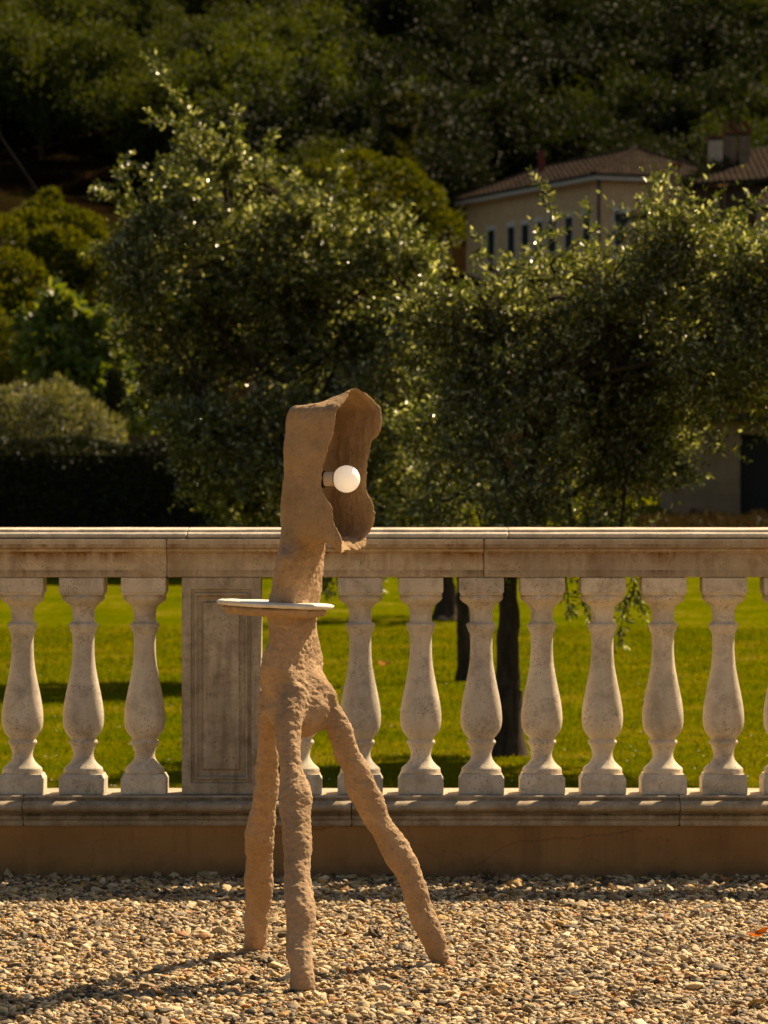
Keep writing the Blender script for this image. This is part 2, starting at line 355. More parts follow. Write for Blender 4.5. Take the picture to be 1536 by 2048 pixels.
def make_gravel():
    pts, rot, scl, idx = [], [], [], []
    def layer(step, zc, zs, s0, s1, keep):
        ys = np.arange(8.35, 12.72, step)
        out = []
        for y in ys:
            w = y*0.104+0.42
            xs = np.arange(-w, w, step)
            k = len(xs)
            X = xs+RNG.uniform(-.5, .5, k)*step*1.1; Yy = y+RNG.uniform(-.5, .5, k)*step*1.1
            out.append(np.stack([X, Yy, zc+RNG.normal(0, zs, k)], 1))
        P = np.concatenate(out); P = P[RNG.random(len(P)) < keep]; P = P[P[:, 1] < 12.712]
        k = len(P)
        a = np.exp(RNG.normal(0, 0.28, k))*RNG.uniform(s0, s1, k)
        S = np.stack([a*RNG.uniform(1.0, 1.45, k), a*RNG.uniform(.75, 1.0, k), a*RNG.uniform(.45, .72, k)], 1)
        Rr = np.stack([RNG.normal(0, .32, k), RNG.normal(0, .32, k), RNG.uniform(0, 6.283, k)], 1)
        big = np.clip((S.max(1)-.010)*0.3, 0, .004)
        P[:, 2] += big
        pts.append(P); rot.append(Rr); scl.append(S); idx.append(RNG.integers(0, 6, k))
    layer(0.0104, -.010, .0020, .0050, .0070, 1.0)
    layer(0.0102, -.003, .0033, .0042, .0069, 0.80)
    layer(0.0200, .003, .0034, .0050, .0090, 0.9)
    layer(0.1500, .005, .0030, .0100, .0145, 0.6)
    P = np.concatenate(pts); n = len(P)
    me = bpy.data.meshes.new('gravel_points'); me.vertices.add(n); me.vertices.foreach_set('co', P.astype(np.float32).ravel())
    for nm, arr in (('rot', rot), ('scl', scl)):
        at = me.attributes.new(nm, 'FLOAT_VECTOR', 'POINT'); at.data.foreach_set('vector', np.concatenate(arr).astype(np.float32).ravel())
    at = me.attributes.new('pick', 'INT', 'POINT'); at.data.foreach_set('value', np.concatenate(idx).astype(np.int32))
    me.materials.append(M_PEB)
    o = link('gravel', me); tag(o, 'rounded multicoloured river gravel covering the terrace', 'gravel', kind='stuff')
    ng = bpy.data.node_groups.new('pebbles', 'GeometryNodeTree')
    ng.interface.new_socket('Geometry', in_out='INPUT', socket_type='NodeSocketGeometry')
    ng.interface.new_socket('Geometry', in_out='OUTPUT', socket_type='NodeSocketGeometry')
    N = ng.nodes; L = ng.links
    gi = N.new('NodeGroupInput'); go = N.new('NodeGroupOutput'); join = N.new('GeometryNodeJoinGeometry')
    for k in range(6):
        ico = N.new('GeometryNodeMeshIcoSphere'); ico.inputs['Radius'].default_value = 1; ico.inputs['Subdivisions'].default_value = 3 if k < 1 else 2
        pos = N.new('GeometryNodeInputPosition'); ad = N.new('ShaderNodeVectorMath'); ad.inputs[1].default_value = (k*7.3, k*3.1, k*1.7)
        L.new(pos.outputs[0], ad.inputs[0])
        nz = N.new('ShaderNodeTexNoise'); nz.inputs['Scale'].default_value = 0.75; nz.inputs['Detail'].default_value = 1; L.new(ad.outputs[0], nz.inputs['Vector'])
        sb = N.new('ShaderNodeVectorMath'); sb.operation = 'SUBTRACT'; sb.inputs[1].default_value = (.5, .5, .5); L.new(nz.outputs['Color'], sb.inputs[0])
        ml = N.new('ShaderNodeVectorMath'); ml.operation = 'SCALE'; ml.inputs['Scale'].default_value = 2.0; L.new(sb.outputs[0], ml.inputs[0])
        sp = N.new('GeometryNodeSetPosition'); L.new(ico.outputs[0], sp.inputs[0]); L.new(ml.outputs[0], sp.inputs['Offset'])
        sh = N.new('GeometryNodeSetShadeSmooth'); L.new(sp.outputs[0], sh.inputs[0])
        sm = N.new('GeometryNodeSetMaterial'); sm.inputs['Material'].default_value = M_PEB; L.new(sh.outputs[0], sm.inputs[0])
        g2i = N.new('GeometryNodeGeometryToInstance'); L.new(sm.outputs[0], g2i.inputs[0]); L.new(g2i.outputs[0], join.inputs[0])
    iop = N.new('GeometryNodeInstanceOnPoints'); L.new(gi.outputs[0], iop.inputs['Points']); L.new(join.outputs[0], iop.inputs['Instance'])
    iop.inputs['Pick Instance'].default_value = True
    def na(nm, dt):
        a_ = N.new('GeometryNodeInputNamedAttribute'); a_.data_type = dt; a_.inputs['Name'].default_value = nm; return a_.outputs[0]
    L.new(na('pick', 'INT'), iop.inputs['Instance Index'])
    e2r = N.new('FunctionNodeEulerToRotation'); L.new(na('rot', 'FLOAT_VECTOR'), e2r.inputs[0]); L.new(e2r.outputs[0], iop.inputs['Rotation'])
    L.new(na('scl', 'FLOAT_VECTOR'), iop.inputs['Scale']); L.new(iop.outputs[0], go.inputs[0])
    md = o.modifiers.new('pebbles', 'NODES'); md.node_group = ng
make_gravel()

# ------------------------------------------------------------------ retaining wall + balustrade
WY = 12.70                     # plaster face
S = WY/FPX
X_L, X_R = -2.6, 2.8
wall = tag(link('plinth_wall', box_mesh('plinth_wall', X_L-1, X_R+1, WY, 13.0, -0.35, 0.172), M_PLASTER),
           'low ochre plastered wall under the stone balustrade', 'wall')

bal = empty('balustrade', (0, 12.8, 0.17))
tag(bal, 'weathered pale stone balustrade with turned balusters and a panelled pier', 'balustrade')
BL = Vector(bal.location)
def local(me):
    me.transform(Matrix.Translation(-BL)); return me

def zpx(y, Y): return EYE-(y-1024)/FPX*Y

def extrude_profile(name, prof, x0, x1, jag=0.0):
    """prof: closed list of (Y, Z); extruded from x0 to x1 with softened stone ends"""
    L = x1-x0; n = max(3, int(L/0.05)); xs = [x0, x0+0.004]+[x0+0.004+(L-0.008)*i/n for i in range(1, n)]+[x1-0.004, x1]
    cy = sum(p[0] for p in prof)/len(prof); cz = sum(p[1] for p in prof)/len(prof)
    bm = bmesh.new(); rings = []
    for i, x in enumerate(xs):
        k = 0.004 if i in (0, len(xs)-1) else 0.0
        r = []
        for (y, z) in prof:
            dy = (cy-y); dz = (cz-z); d = math.hypot(dy, dz) or 1
            nz = noise.noise(Vector((x*9, y*30, z*30)))*0.0009
            r.append(bm.verts.new((x, y+dy/d*k+nz, z+dz/d*k+nz)))
        rings.append(r)
    m_ = len(prof)
    for a_, b_ in zip(rings[:-1], rings[1:]):
        for j in range(m_): bm.faces.new((a_[j], a_[(j+1) % m_], b_[(j+1) % m_], b_[j]))
    bm.faces.new(rings[0]); bm.faces.new(list(reversed(rings[-1])))
    me = bm_mesh(name, bm)
    return local(me)

def arc(cy, cz, r, a0, a1, n, ry=None):
    return [(cy+(ry or r)*math.cos(R(a0+(a1-a0)*i/n)), cz+r*math.sin(R(a0+(a1-a0)*i/n))) for i in range(n+1)]

# main rail block (frieze + fascia), front at small Y
YB = 12.965
zf = lambda y: zpx(y, 12.70)
rail_prof = [(YB-.02, zf(1154.6)), (12.728, zf(1154.6)), (12.724, zf(1153)), (12.724, zf(1107.5)), (12.718, zf(1106)), (12.716, zf(1103.5)), (12.708, zf(1103)),
             (12.704, zf(1101)), (12.703, zf(1098.5)), (12.706, zf(1097)), (12.706, zf(1095.8)), (12.694, zf(1095.3)), (12.690, zf(1094)), (12.690, zf(1079.3)), (12.693, zf(1078.4)), (YB+.01, zf(1078.4)), (YB+.01, zf(1096)), (YB-.02, zf(1100))]
zc_ = lambda y: zpx(y, 12.73)
cop_prof = [(YB-.005, zc_(1078.0)+.0005), (12.712, zc_(1078.0)+.0005)] + arc(12.718, zc_(1071.3), .0102, 250, 100, 9, .016) + \
           [(12.732, zc_(1064.6)), (12.736, zc_(1063.5)), (12.736, zc_(1059.6)), (12.739, zc_(1058.6)), (12.80, zc_(1055.6)), (12.85, zc_(1055.0)), (12.91, zc_(1055.6)), (YB-.005, zc_(1060))]
def px2x(x, Y=12.70): return (x-768)/FPX*Y
def stones(name, prof, joints, m, Yj=12.70, gap=0.0022):
    for a_, b_ in zip(joints[:-1], joints[1:]):
        link(name, extrude_profile(name, prof, px2x(a_, Yj)+gap/2, px2x(b_, Yj)-gap/2), m, bal)
stones('rail_block', rail_prof, [-860, -300, 333, 968, 1603, 2240], M_RAIL)
stones('coping_stone', cop_prof, [-860, -270, 374, 1017, 1660, 2240], M_STONE, gap=0.0015)

zb = lambda y, Y=12.68: zpx(y, Y)
base_prof = [(13.03, 0.1725), (12.690, 0.1725), (12.686, zb(1648.6)), (12.685, zb(1641)), (12.680, zb(1640)), (12.676, zb(1638)), (12.674, zb(1631)), (12.682, zb(1629)), (12.684, zb(1626.5))] + \
            arc(12.670, zb(1614.0, 12.65), .0190, 262, 92, 12, .038) + \
            [(12.682, zb(1602.8)), (12.682, zb(1599.8)), (12.680, zb(1597)), (12.677, zb(1594.6)), (12.679, zb(1592.4)), (12.684, zpx(1590.6, 12.70)), (12.69, zpx(1590.2, 12.72)), (13.03, 0.2732), (13.04, .262)]
stones('base_stone', base_prof, [-860, 45-1310, 45, 700, 1360, 2060, 2240][2:] if False else [-860, -600, 45, 703, 1360, 2020, 2240], M_BASE, Yj=12.66)

ZB0 = 0.2735
ZT0 = zf(1154.6)
BALY = 12.80
sp = 12.725/FPX
BP = [(1190.5, 41), (1192, 43), (1197, 43.5), (1201, 42), (1206, 36), (1210, 30), (1213, 27), (1213.6, 25.5), (1217, 25.5), (1218, 24), (1222, 23), (1232, 22.3), (1243, 22.5), (1246.5, 24),
      (1247.5, 27.5), (1249.5, 29.6), (1252.5, 30), (1255, 29), (1257, 27.6), (1259, 27.5), (1263, 26.5), (1267, 24), (1272, 22.4), (1282, 22.0), (1300, 22.0), (1318, 22.8), (1335, 24.5), (1352, 27.5),
      (1370, 31), (1388, 34.8), (1405, 38), (1420, 40.3), (1433, 41.4), (1445, 41.4), (1456, 40), (1465, 37), (1472, 32.5), (1477, 28), (1480.5, 25.2), (1482.5, 25), (1483.5, 27.5), (1486, 29), (1489, 29), (1491.5, 27.6), (1492.5, 25.6),
      (1496, 24.5), (1502, 22), (1509, 20.4), (1515, 20.2), (1521, 22), (1527, 25.6), (1532, 30), (1536, 34.6), (1539, 38.2), (1540.6, 39.3), (1542, 39.6), (1548, 39.8), (1551, 39.6)]
def block_bm(bm, h0, h1, hw, bev, bulge=0.0, dome=0.0):
    n0 = len(bm.verts)
    b = bmesh.new(); add_box(b, -hw, hw, -hw, hw, h0, h1)
    bmesh.ops.bevel(b, geom=list(b.edges), offset=bev, segments=3, affect='EDGES', profile=0.55)
    tmp = bpy.data.meshes.new('t'); b.to_mesh(tmp); b.free(); bm.from_mesh(tmp); bpy.data.meshes.remove(tmp)
def baluster_mesh():
    bm = bmesh.new(); N_ = 40; rings = []
    for (y, w) in BP:
        z = ZB0+(1590.2-y)/(1590.2-1154.6)*(ZT0-ZB0)-ZB0; r = w*sp
        rings.append([bm.verts.new((r*math.cos(2*math.pi*j/N_), r*math.sin(2*math.pi*j/N_), z)) for j in range(N_)])
    for a_, b_ in zip(rings[:-1], rings[1:]):
        for j in range(N_): bm.faces.new((a_[j], a_[(j+1) % N_], b_[(j+1) % N_], b_[j]))
    bm.faces.new(rings[0]); bm.faces.new(list(reversed(rings[-1])))
    k = (ZT0-ZB0)/(1590.2-1154.6)
    me0 = bm_mesh('shaft', bm, True)
    bm = bmesh.new(); bm.from_mesh(me0)
    for f in bm.faces: f.smooth = True
    # square blocks
    block_bm(bm, -.001, (1590.2-1558)*k, 45.2*sp, .0035)
    hw0, hw1 = 44*sp, 40.2*sp; z0, z1 = (1590.2-1558.3)*k, (1590.2-1550.5)*k   # sloped top of the plinth
    q0 = [bm.verts.new((sx*hw0, sy*hw0, z0)) for sx, sy in ((-1,-1),(1,-1),(1,1),(-1,1))]; q1 = [bm.verts.new((sx*hw1, sy*hw1, z1)) for sx, sy in ((-1,-1),(1,-1),(1,1),(-1,1))]
    for j in range(4): bm.faces.new((q0[j], q0[(j+1) % 4], q1[(j+1) % 4], q1[j]))
    bm.faces.new(q1)
    block_bm(bm, (1590.2-1186.5)*k, (ZT0-ZB0)-.0012, 44.8*sp, .0045)
    block_bm(bm, (1590.2-1191)*k, (1590.2-1184)*k, 42*sp, .002)
    return bm_mesh('baluster', bm)
bmesh_b = baluster_mesh()
bmesh_b.materials.append(M_STONE)
def bal_x(cx): return px2x(cx, BALY-.0)
centres = [-203.5, -81.5, 41, 163.5, 287] + [598.5+121.7*k for k in range(0, 10)]
for i, cx in enumerate(centres):
    # photograph centres are read at the front plane of the blocks
    o = link('baluster', bmesh_b, None, bal, Vector((px2x(cx, 12.73), BALY, ZB0))-BL)
    o.rotation_euler = (0, 0, R(90)*random.randint(0, 3)+R(random.uniform(-1.2, 1.2)))
    s_ = random.uniform(.99, 1.01); o.scale = (s_, s_, 1)

# pier with moulded panel
def pier():
    x0, x1 = px2x(363.5, 12.72), px2x(521.5, 12.72); y0, y1 = 12.722, 12.885
    z0, z1 = ZB0, ZT0-.001
    def rect(px0, px1, py0, py1, Y): return (px2x(px0, 12.72), px2x(px1, 12.72), zpx(py1, 12.72), zpx(py0, 12.72), Y)
    rs = [(x0, x1, z0, z1, y0+.002), (x0+.003, x1-.003, z0+.003, z1-.002, y0),
          rect(381, 503, 1178, 1567, y0), rect(383, 501, 1180, 1565, y0+.010), rect(388, 496, 1185, 1560, y0+.010), rect(389.5, 494.5, 1186.5, 1558.5, y0+.001),
          rect(392, 492, 1190, 1555, y0+.001), rect(396, 488, 1194, 1551, y0+.014), rect(404, 480, 1203, 1541, y0+.015), rect(407, 477, 1206, 1538, y0+.006)]
    bm = bmesh.new(); rings = []
    for (a_, b_, c_, d_, Y) in rs: rings.append([bm.verts.new(p) for p in ((a_, Y, c_), (b_, Y, c_), (b_, Y, d_), (a_, Y, d_))])
    for r0, r1 in zip(rings[:-1], rings[1:]):
        for j in range(4): bm.faces.new((r0[j], r0[(j+1) % 4], r1[(j+1) % 4], r1[j]))
    bm.faces.new(rings[-1])
    back = [bm.verts.new(p) for p in ((x0, y1, z0), (x1, y1, z0), (x1, y1, z1), (x0, y1, z1))]
    for j in range(4): bm.faces.new((rings[0][j], back[j], back[(j+1) % 4], rings[0][(j+1) % 4]))
    bm.faces.new(back)
    link('pier', local(bm_mesh('pier', bm)), M_PIER, bal)
pier()

# ------------------------------------------------------------------ the clay lamp
A_ = R(35); DX, DY = math.cos(A_), -math.sin(A_)        # opening direction of the shade
WD = .125/math.sin(A_)
LIP = [(700,1103,.45),(690,1104,.28),(683,1109,.10),(680,1085,.02),(675,1065,0),(668,1045,0),(665,1018,0),(657,1003,0),(648,985,0),(643,960,0),(645,935,0),(650,910,0),(655,890,0),(666,870,0),
       (670,840,0),(672,818,.04),(684,806,.14),(693,792,.28),(701,779,.42),(712,775,.56),(723,779,.7),(735,788,.82),(745,797,.92),(753,808,.98),(762,815,1),(764,840,1),(760,868,1),(748,883,1),
       (744,905,1),(738,920,1),(735,945,1),(733,965,1),(736,985,1),(746,1003,1),(748,1025,1),(746,1048,1),(741,1064,.97),(733,1075,.9),(731,1092,.8),(722,1100,.68),(711,1103,.57)]
def cat_loop(P, n):
    P = np.array(P, float); k = len(P); out = []
    seg = np.linalg.norm(np.roll(P[:, :2], -1, 0)-P[:, :2], axis=1); cum = np.concatenate([[0], np.cumsum(seg)]); tot = cum[-1]
    for i in range(n):
        s_ = tot*i/n; j = min(k-1, int(np.searchsorted(cum, s_, 'right')-1)); t = (s_-cum[j])/seg[j]
        p0, p1, p2, p3 = P[(j-1) % k], P[j], P[(j+1) % k], P[(j+2) % k]
        out.append(.5*((2*p1)+(-p0+p2)*t+(2*p0-5*p1+4*p2-p3)*t*t+(-p0+3*p1-3*p2+p3)*t**3))
    return out
X0, YN = (650-768)/FPX*9.94, 9.94
BK = .150
def BKz(z): return BK+.010*min(1, max(-1, (zpx(930, 10.1)-z)/.12))
def shade_arrays():
    n = 260; loop = cat_loop(LIP, n); Vo, Vi = [], []
    zt, zbm = zpx(813, 10.1), zpx(1078, 10.1)
    zc = (zt+zbm)/2
    S1 = [0, .02, .06, .12, .2, .3, .4, .5, .6, .7, .8, .9, 1.0]
    TH = [15, 30, 45, 60, 75, 90]; KK = [.8, .6, .4, .2, .08]
    rows = len(S1)+len(TH)+len(KK)
    outer = []; inner = []
    for th, dst in ((0.0, outer), (0.0085, inner)):
        for (x, y, w) in loop:
            w = min(1, max(0, w)); Yp = YN+w*WD*math.cos(A_)
            z = zpx(y, Yp); X = (x-768)/FPX*Yp
            jag = .0030*noise.noise(Vector((x*.13, y*.13, 0)))+.0034*noise.noise(Vector((x*.45, y*.45, 3)))
            e = (X-X0-w*WD*math.sin(A_))/math.cos(A_)+jag
            zb_ = min(zt, max(zbm, z)); lat = w*WD
            # blend of the section towards rounded corners at the back
            r = .030
            ww, zz = lat-WD/2, 0
            col = []
            ins = th
            def P(e_, lat_, z_):
                return Vector((X0+lat_*math.sin(A_)+e_*DX, YN+lat_*math.cos(A_)+e_*DY, z_))
            hw = WD/2-ins
            cl = max(-1, min(1, ww/(WD/2)))
            cz_ = (z-zc)
            def pin(zv, k=1.0):
                # inset in height for the inner skin near top and bottom
                f = max(-1, min(1, (zv-zc)/((zt-zbm)/2)))
                return zv-ins*(f**5)*1.0
            thin = lambda s_: (0.45+0.55*min(1, s_/.06)) if th else 0
            for s_ in S1:
                ee = e+(-BKz(zb_)+r - e)*s_
                zv = z+(zb_-z)*(s_ if z > zb_ else 1-(1-min(1, s_*1.6))**2)
                hw_ = WD/2-ins*thin(s_)
                dent = .004*noise.noise(Vector((ee*12, lat*9+7, zv*7)))
                col.append(P(ee, WD/2+cl*(hw_+dent), pin(zv) if s_ > .02 else zv-ins*.5*max(-1, min(1, (zv-zc)/((zt-zbm)/2)))**5))
            ez = -BKz(zb_)+r
            for a_ in TH:
                k = r*(1-math.cos(R(a_))); ee = ez-(r-ins)*math.sin(R(a_))
                hw_ = (WD/2-ins-k*abs(cl)**.5); zz_ = zc+(pin(zb_)-zc)*(1-k/((zt-zbm)/2))
                col.append(P(ee, WD/2+cl*hw_, zz_))
            base_h = (WD/2-ins-r*abs(cl)**.5); base_z = (1-r/((zt-zbm)/2))
            for k in KK:
                bul = .012*(1-k*k)
                col.append(P(-BKz(zb_)+ins-bul, WD/2+cl*base_h*k, zc+(pin(zb_)-zc)*base_z*k))
            dst.append(col)
    V = []; F = []
    for col in outer: V += col
    oo = len(V)
    for col in inner: V += col
    m_ = rows
    ci = len(V); V.append(sum((c[-1] for c in outer), Vector())/n); V.append(sum((c[-1] for c in inner), Vector())/n)
    for i in range(n):
        j = (i+1) % n
        for k in range(m_-1):
            F.append((i*m_+k, j*m_+k, j*m_+k+1, i*m_+k+1)); F.append((oo+i*m_+k, oo+i*m_+k+1, oo+j*m_+k+1, oo+j*m_+k))
        F.append((i*m_, oo+i*m_, oo+j*m_, j*m_))
    T3 = []
    for i in range(n):
        j = (i+1) % n
        T3.append((i*m_+m_-1, j*m_+m_-1, ci)); T3.append((oo+j*m_+m_-1, oo+i*m_+m_-1, ci+1))
    return V, F, T3

def blob_tube(bm, rows, n=20, samples=8):
    """rows: (xl, xr, y, Y, depth factor, skew) in photograph pixels -> closed smooth tube of elliptical sections"""
    C = np.array([((a+b)/2, (b-a)/2, y, Y, df, sk) for (a, b, y, Y, df, sk) in rows], float); m_ = len(C); S_ = []
    for i in range(m_-1):
        p0, p1, p2, p3 = C[max(0, i-1)], C[i], C[i+1], C[min(m_-1, i+2)]
        for k in range(samples):
            t = k/samples; S_.append(.5*((2*p1)+(-p0+p2)*t+(2*p0-5*p1+4*p2-p3)*t*t+(-p0+3*p1-3*p2+p3)*t**3))
    S_.append(C[-1])
    pts = [Vector(((c[0]-768)/FPX*c[3], c[3], zpx(c[2], c[3]))) for c in S_]
    rings = []
    for i, c in enumerate(S_):
        t = (pts[min(i+1, len(pts)-1)]-pts[max(i-1, 0)]).normalized()
        u = Vector((1, 0, 0)); u = (u-t*u.dot(t)).normalized(); w = t.cross(u).normalized()
        if w.y < 0: w = -w
        r = c[1]/FPX*c[3]*max(.45, math.sqrt(1-t.x*t.x)); ring = []
        for j in range(n):
            a = 2*math.pi*j/n; ca, sa = math.cos(a), math.sin(a)
            # skew turns the section so that a broad facet faces right
            dxx = r*ca; dyy = r*c[4]*sa + c[5]*r*ca
            ring.append(bm.verts.new(pts[i]+u*dxx+w*dyy))
        rings.append(ring)
    for a_, b_ in zip(rings[:-1], rings[1:]):
        for j in range(n): bm.faces.new((a_[j], a_[(j+1) % n], b_[(j+1) % n], b_[j]))
    for rr, sgn in ((rings[0], 0), (rings[-1], 1)):
        cv = bm.verts.new(sum((v.co for v in rr), Vector())/n)
        for j in range(n): bm.faces.new((rr[j], rr[(j+1) % n], cv))

STEM = [(584,626,1028,10.045,.9,.5),(565,640,1045,10.055,1.2,1.0),(557,650,1065,10.07,1.5,1.4),(555,652,1092,10.08,1.5,1.6),(553,650,1125,10.09,1.4,1.6),(549,645,1160,10.10,1.2,1.5),(545,641,1185,10.10,1.2,1.5),(539,639,1205,10.10,1.15,1.4),(536,636,1225,10.10,1.1,1.4),
        (539,636,1255,10.10,1.1,1.4),(536,638,1285,10.10,1.1,1.3),(528,640,1312,10.10,1.1,1.2),(523,643,1340,10.10,1.1,1.0),(519,648,1370,10.10,1.05,.5),(517,668,1400,10.10,.95,.35),(516,672,1425,10.10,.9,.2),(530,640,1440,10.12,.8,.1)]
LEG_F = [(560,625,1385,10.04,1,.2),(553,612,1420,10.0,1,.2),(549,601,1457,9.975,1,.2),(553,603,1500,9.955,1,.2),(557,610,1540,9.93,1,.2),(560,621,1580,9.91,1,.2),(562,622,1620,9.89,1,.2),(562,624,1676,9.86,1,.2),(566,622,1720,9.83,1,.2),(568,626,1764,9.80,1,.2),
         (569,630,1808,9.77,1,.2),(570,629,1852,9.74,1,.2),(571,628,1895,9.715,1,.2),(578,631,1935,9.69,1,.2),(580,633,1965,9.675,1,.1),(584,631,1984,9.668,.9,.1)]
LEG_L = [(519,590,1385,10.14,1,.2),(515,572,1420,10.17,1,.2),(514,562,1457,10.20,1,.2),(516,558,1500,10.24,1,.2),(509,556,1545,10.28,1,.2),(505,558,1588,10.31,1,.2),(496,551,1632,10.34,1,.2),(489,548,1676,10.37,1,.2),(493,545,1720,10.41,1,.2),(492,546,1764,10.45,1,.2),
         (491,542,1808,10.49,1,.2),(486,536,1852,10.52,1,.2),(486,534,1885,10.545,1,.2),(489,533,1905,10.56,.95,.1)]
LEG_R = [(600,662,1400,10.09,.9,.2),(628,684,1418,10.10,.95,.2),(649,701,1448,10.105,1,.2),(658,708,1475,10.11,1,.2),(665,716,1505,10.12,1,.2),(685,742,1545,10.135,1,.2),(702,757,1588,10.15,1,.2),(720,779,1632,10.165,1,.2),(745,810,1676,10.18,1,.2),(771,836,1720,10.19,1,.2),
         (800,851,1764,10.2,1,.2),(812,863,1808,10.21,1,.2),(826,882,1852,10.22,1,.2),(845,897,1895,10.23,1,.2),(862,901,1921,10.235,1,.1),(872,898,1930,10.24,.9,.1)]
def disc(bm, cx, cy, cz, rx, ry, z0, z1, tilt, seed, n=56, edge=.35):
    """a hand-cut disc with an uneven edge, its faces domed a little"""
    rows = [(.0, z1), (.5, z1), (.93, z1), (1.0, z1-(z1-z0)*.28), (1.0-edge*.12, z0+(z1-z0)*.2), (.93-edge*.2, z0), (.5, z0), (0, z0)]
    rings = []
    for k, (rr, zz) in enumerate(rows):
        if rr == 0: rings.append([bm.verts.new((cx, cy, cz+zz))]); continue
        ring = []
        for j in range(n):
            a = 2*math.pi*j/n
            wob = 1+.035*noise.noise(Vector((math.cos(a)*1.6+seed, math.sin(a)*1.6, 0)))+.012*noise.noise(Vector((math.cos(a)*7+seed, math.sin(a)*7, k*.8)))
            x = rx*rr*wob*math.cos(a); y = ry*rr*wob*math.sin(a)
            ring.append(bm.verts.new((cx+x, cy+y, cz+zz+x*tilt+.0015*noise.noise(Vector((x*30, y*30, seed))))))
        rings.append(ring)
    for a_, b_ in zip(rings[:-1], rings[1:]):
        if len(a_) == 1:
            for j in range(n): bm.faces.new((a_[0], b_[j], b_[(j+1) % n]))
        elif len(b_) == 1:
            for j in range(n): bm.faces.new((a_[j], b_[0], a_[(j+1) % n]))
        else:
            for j in range(n): bm.faces.new((a_[j], b_[j], b_[(j+1) % n], a_[(j+1) % n]))

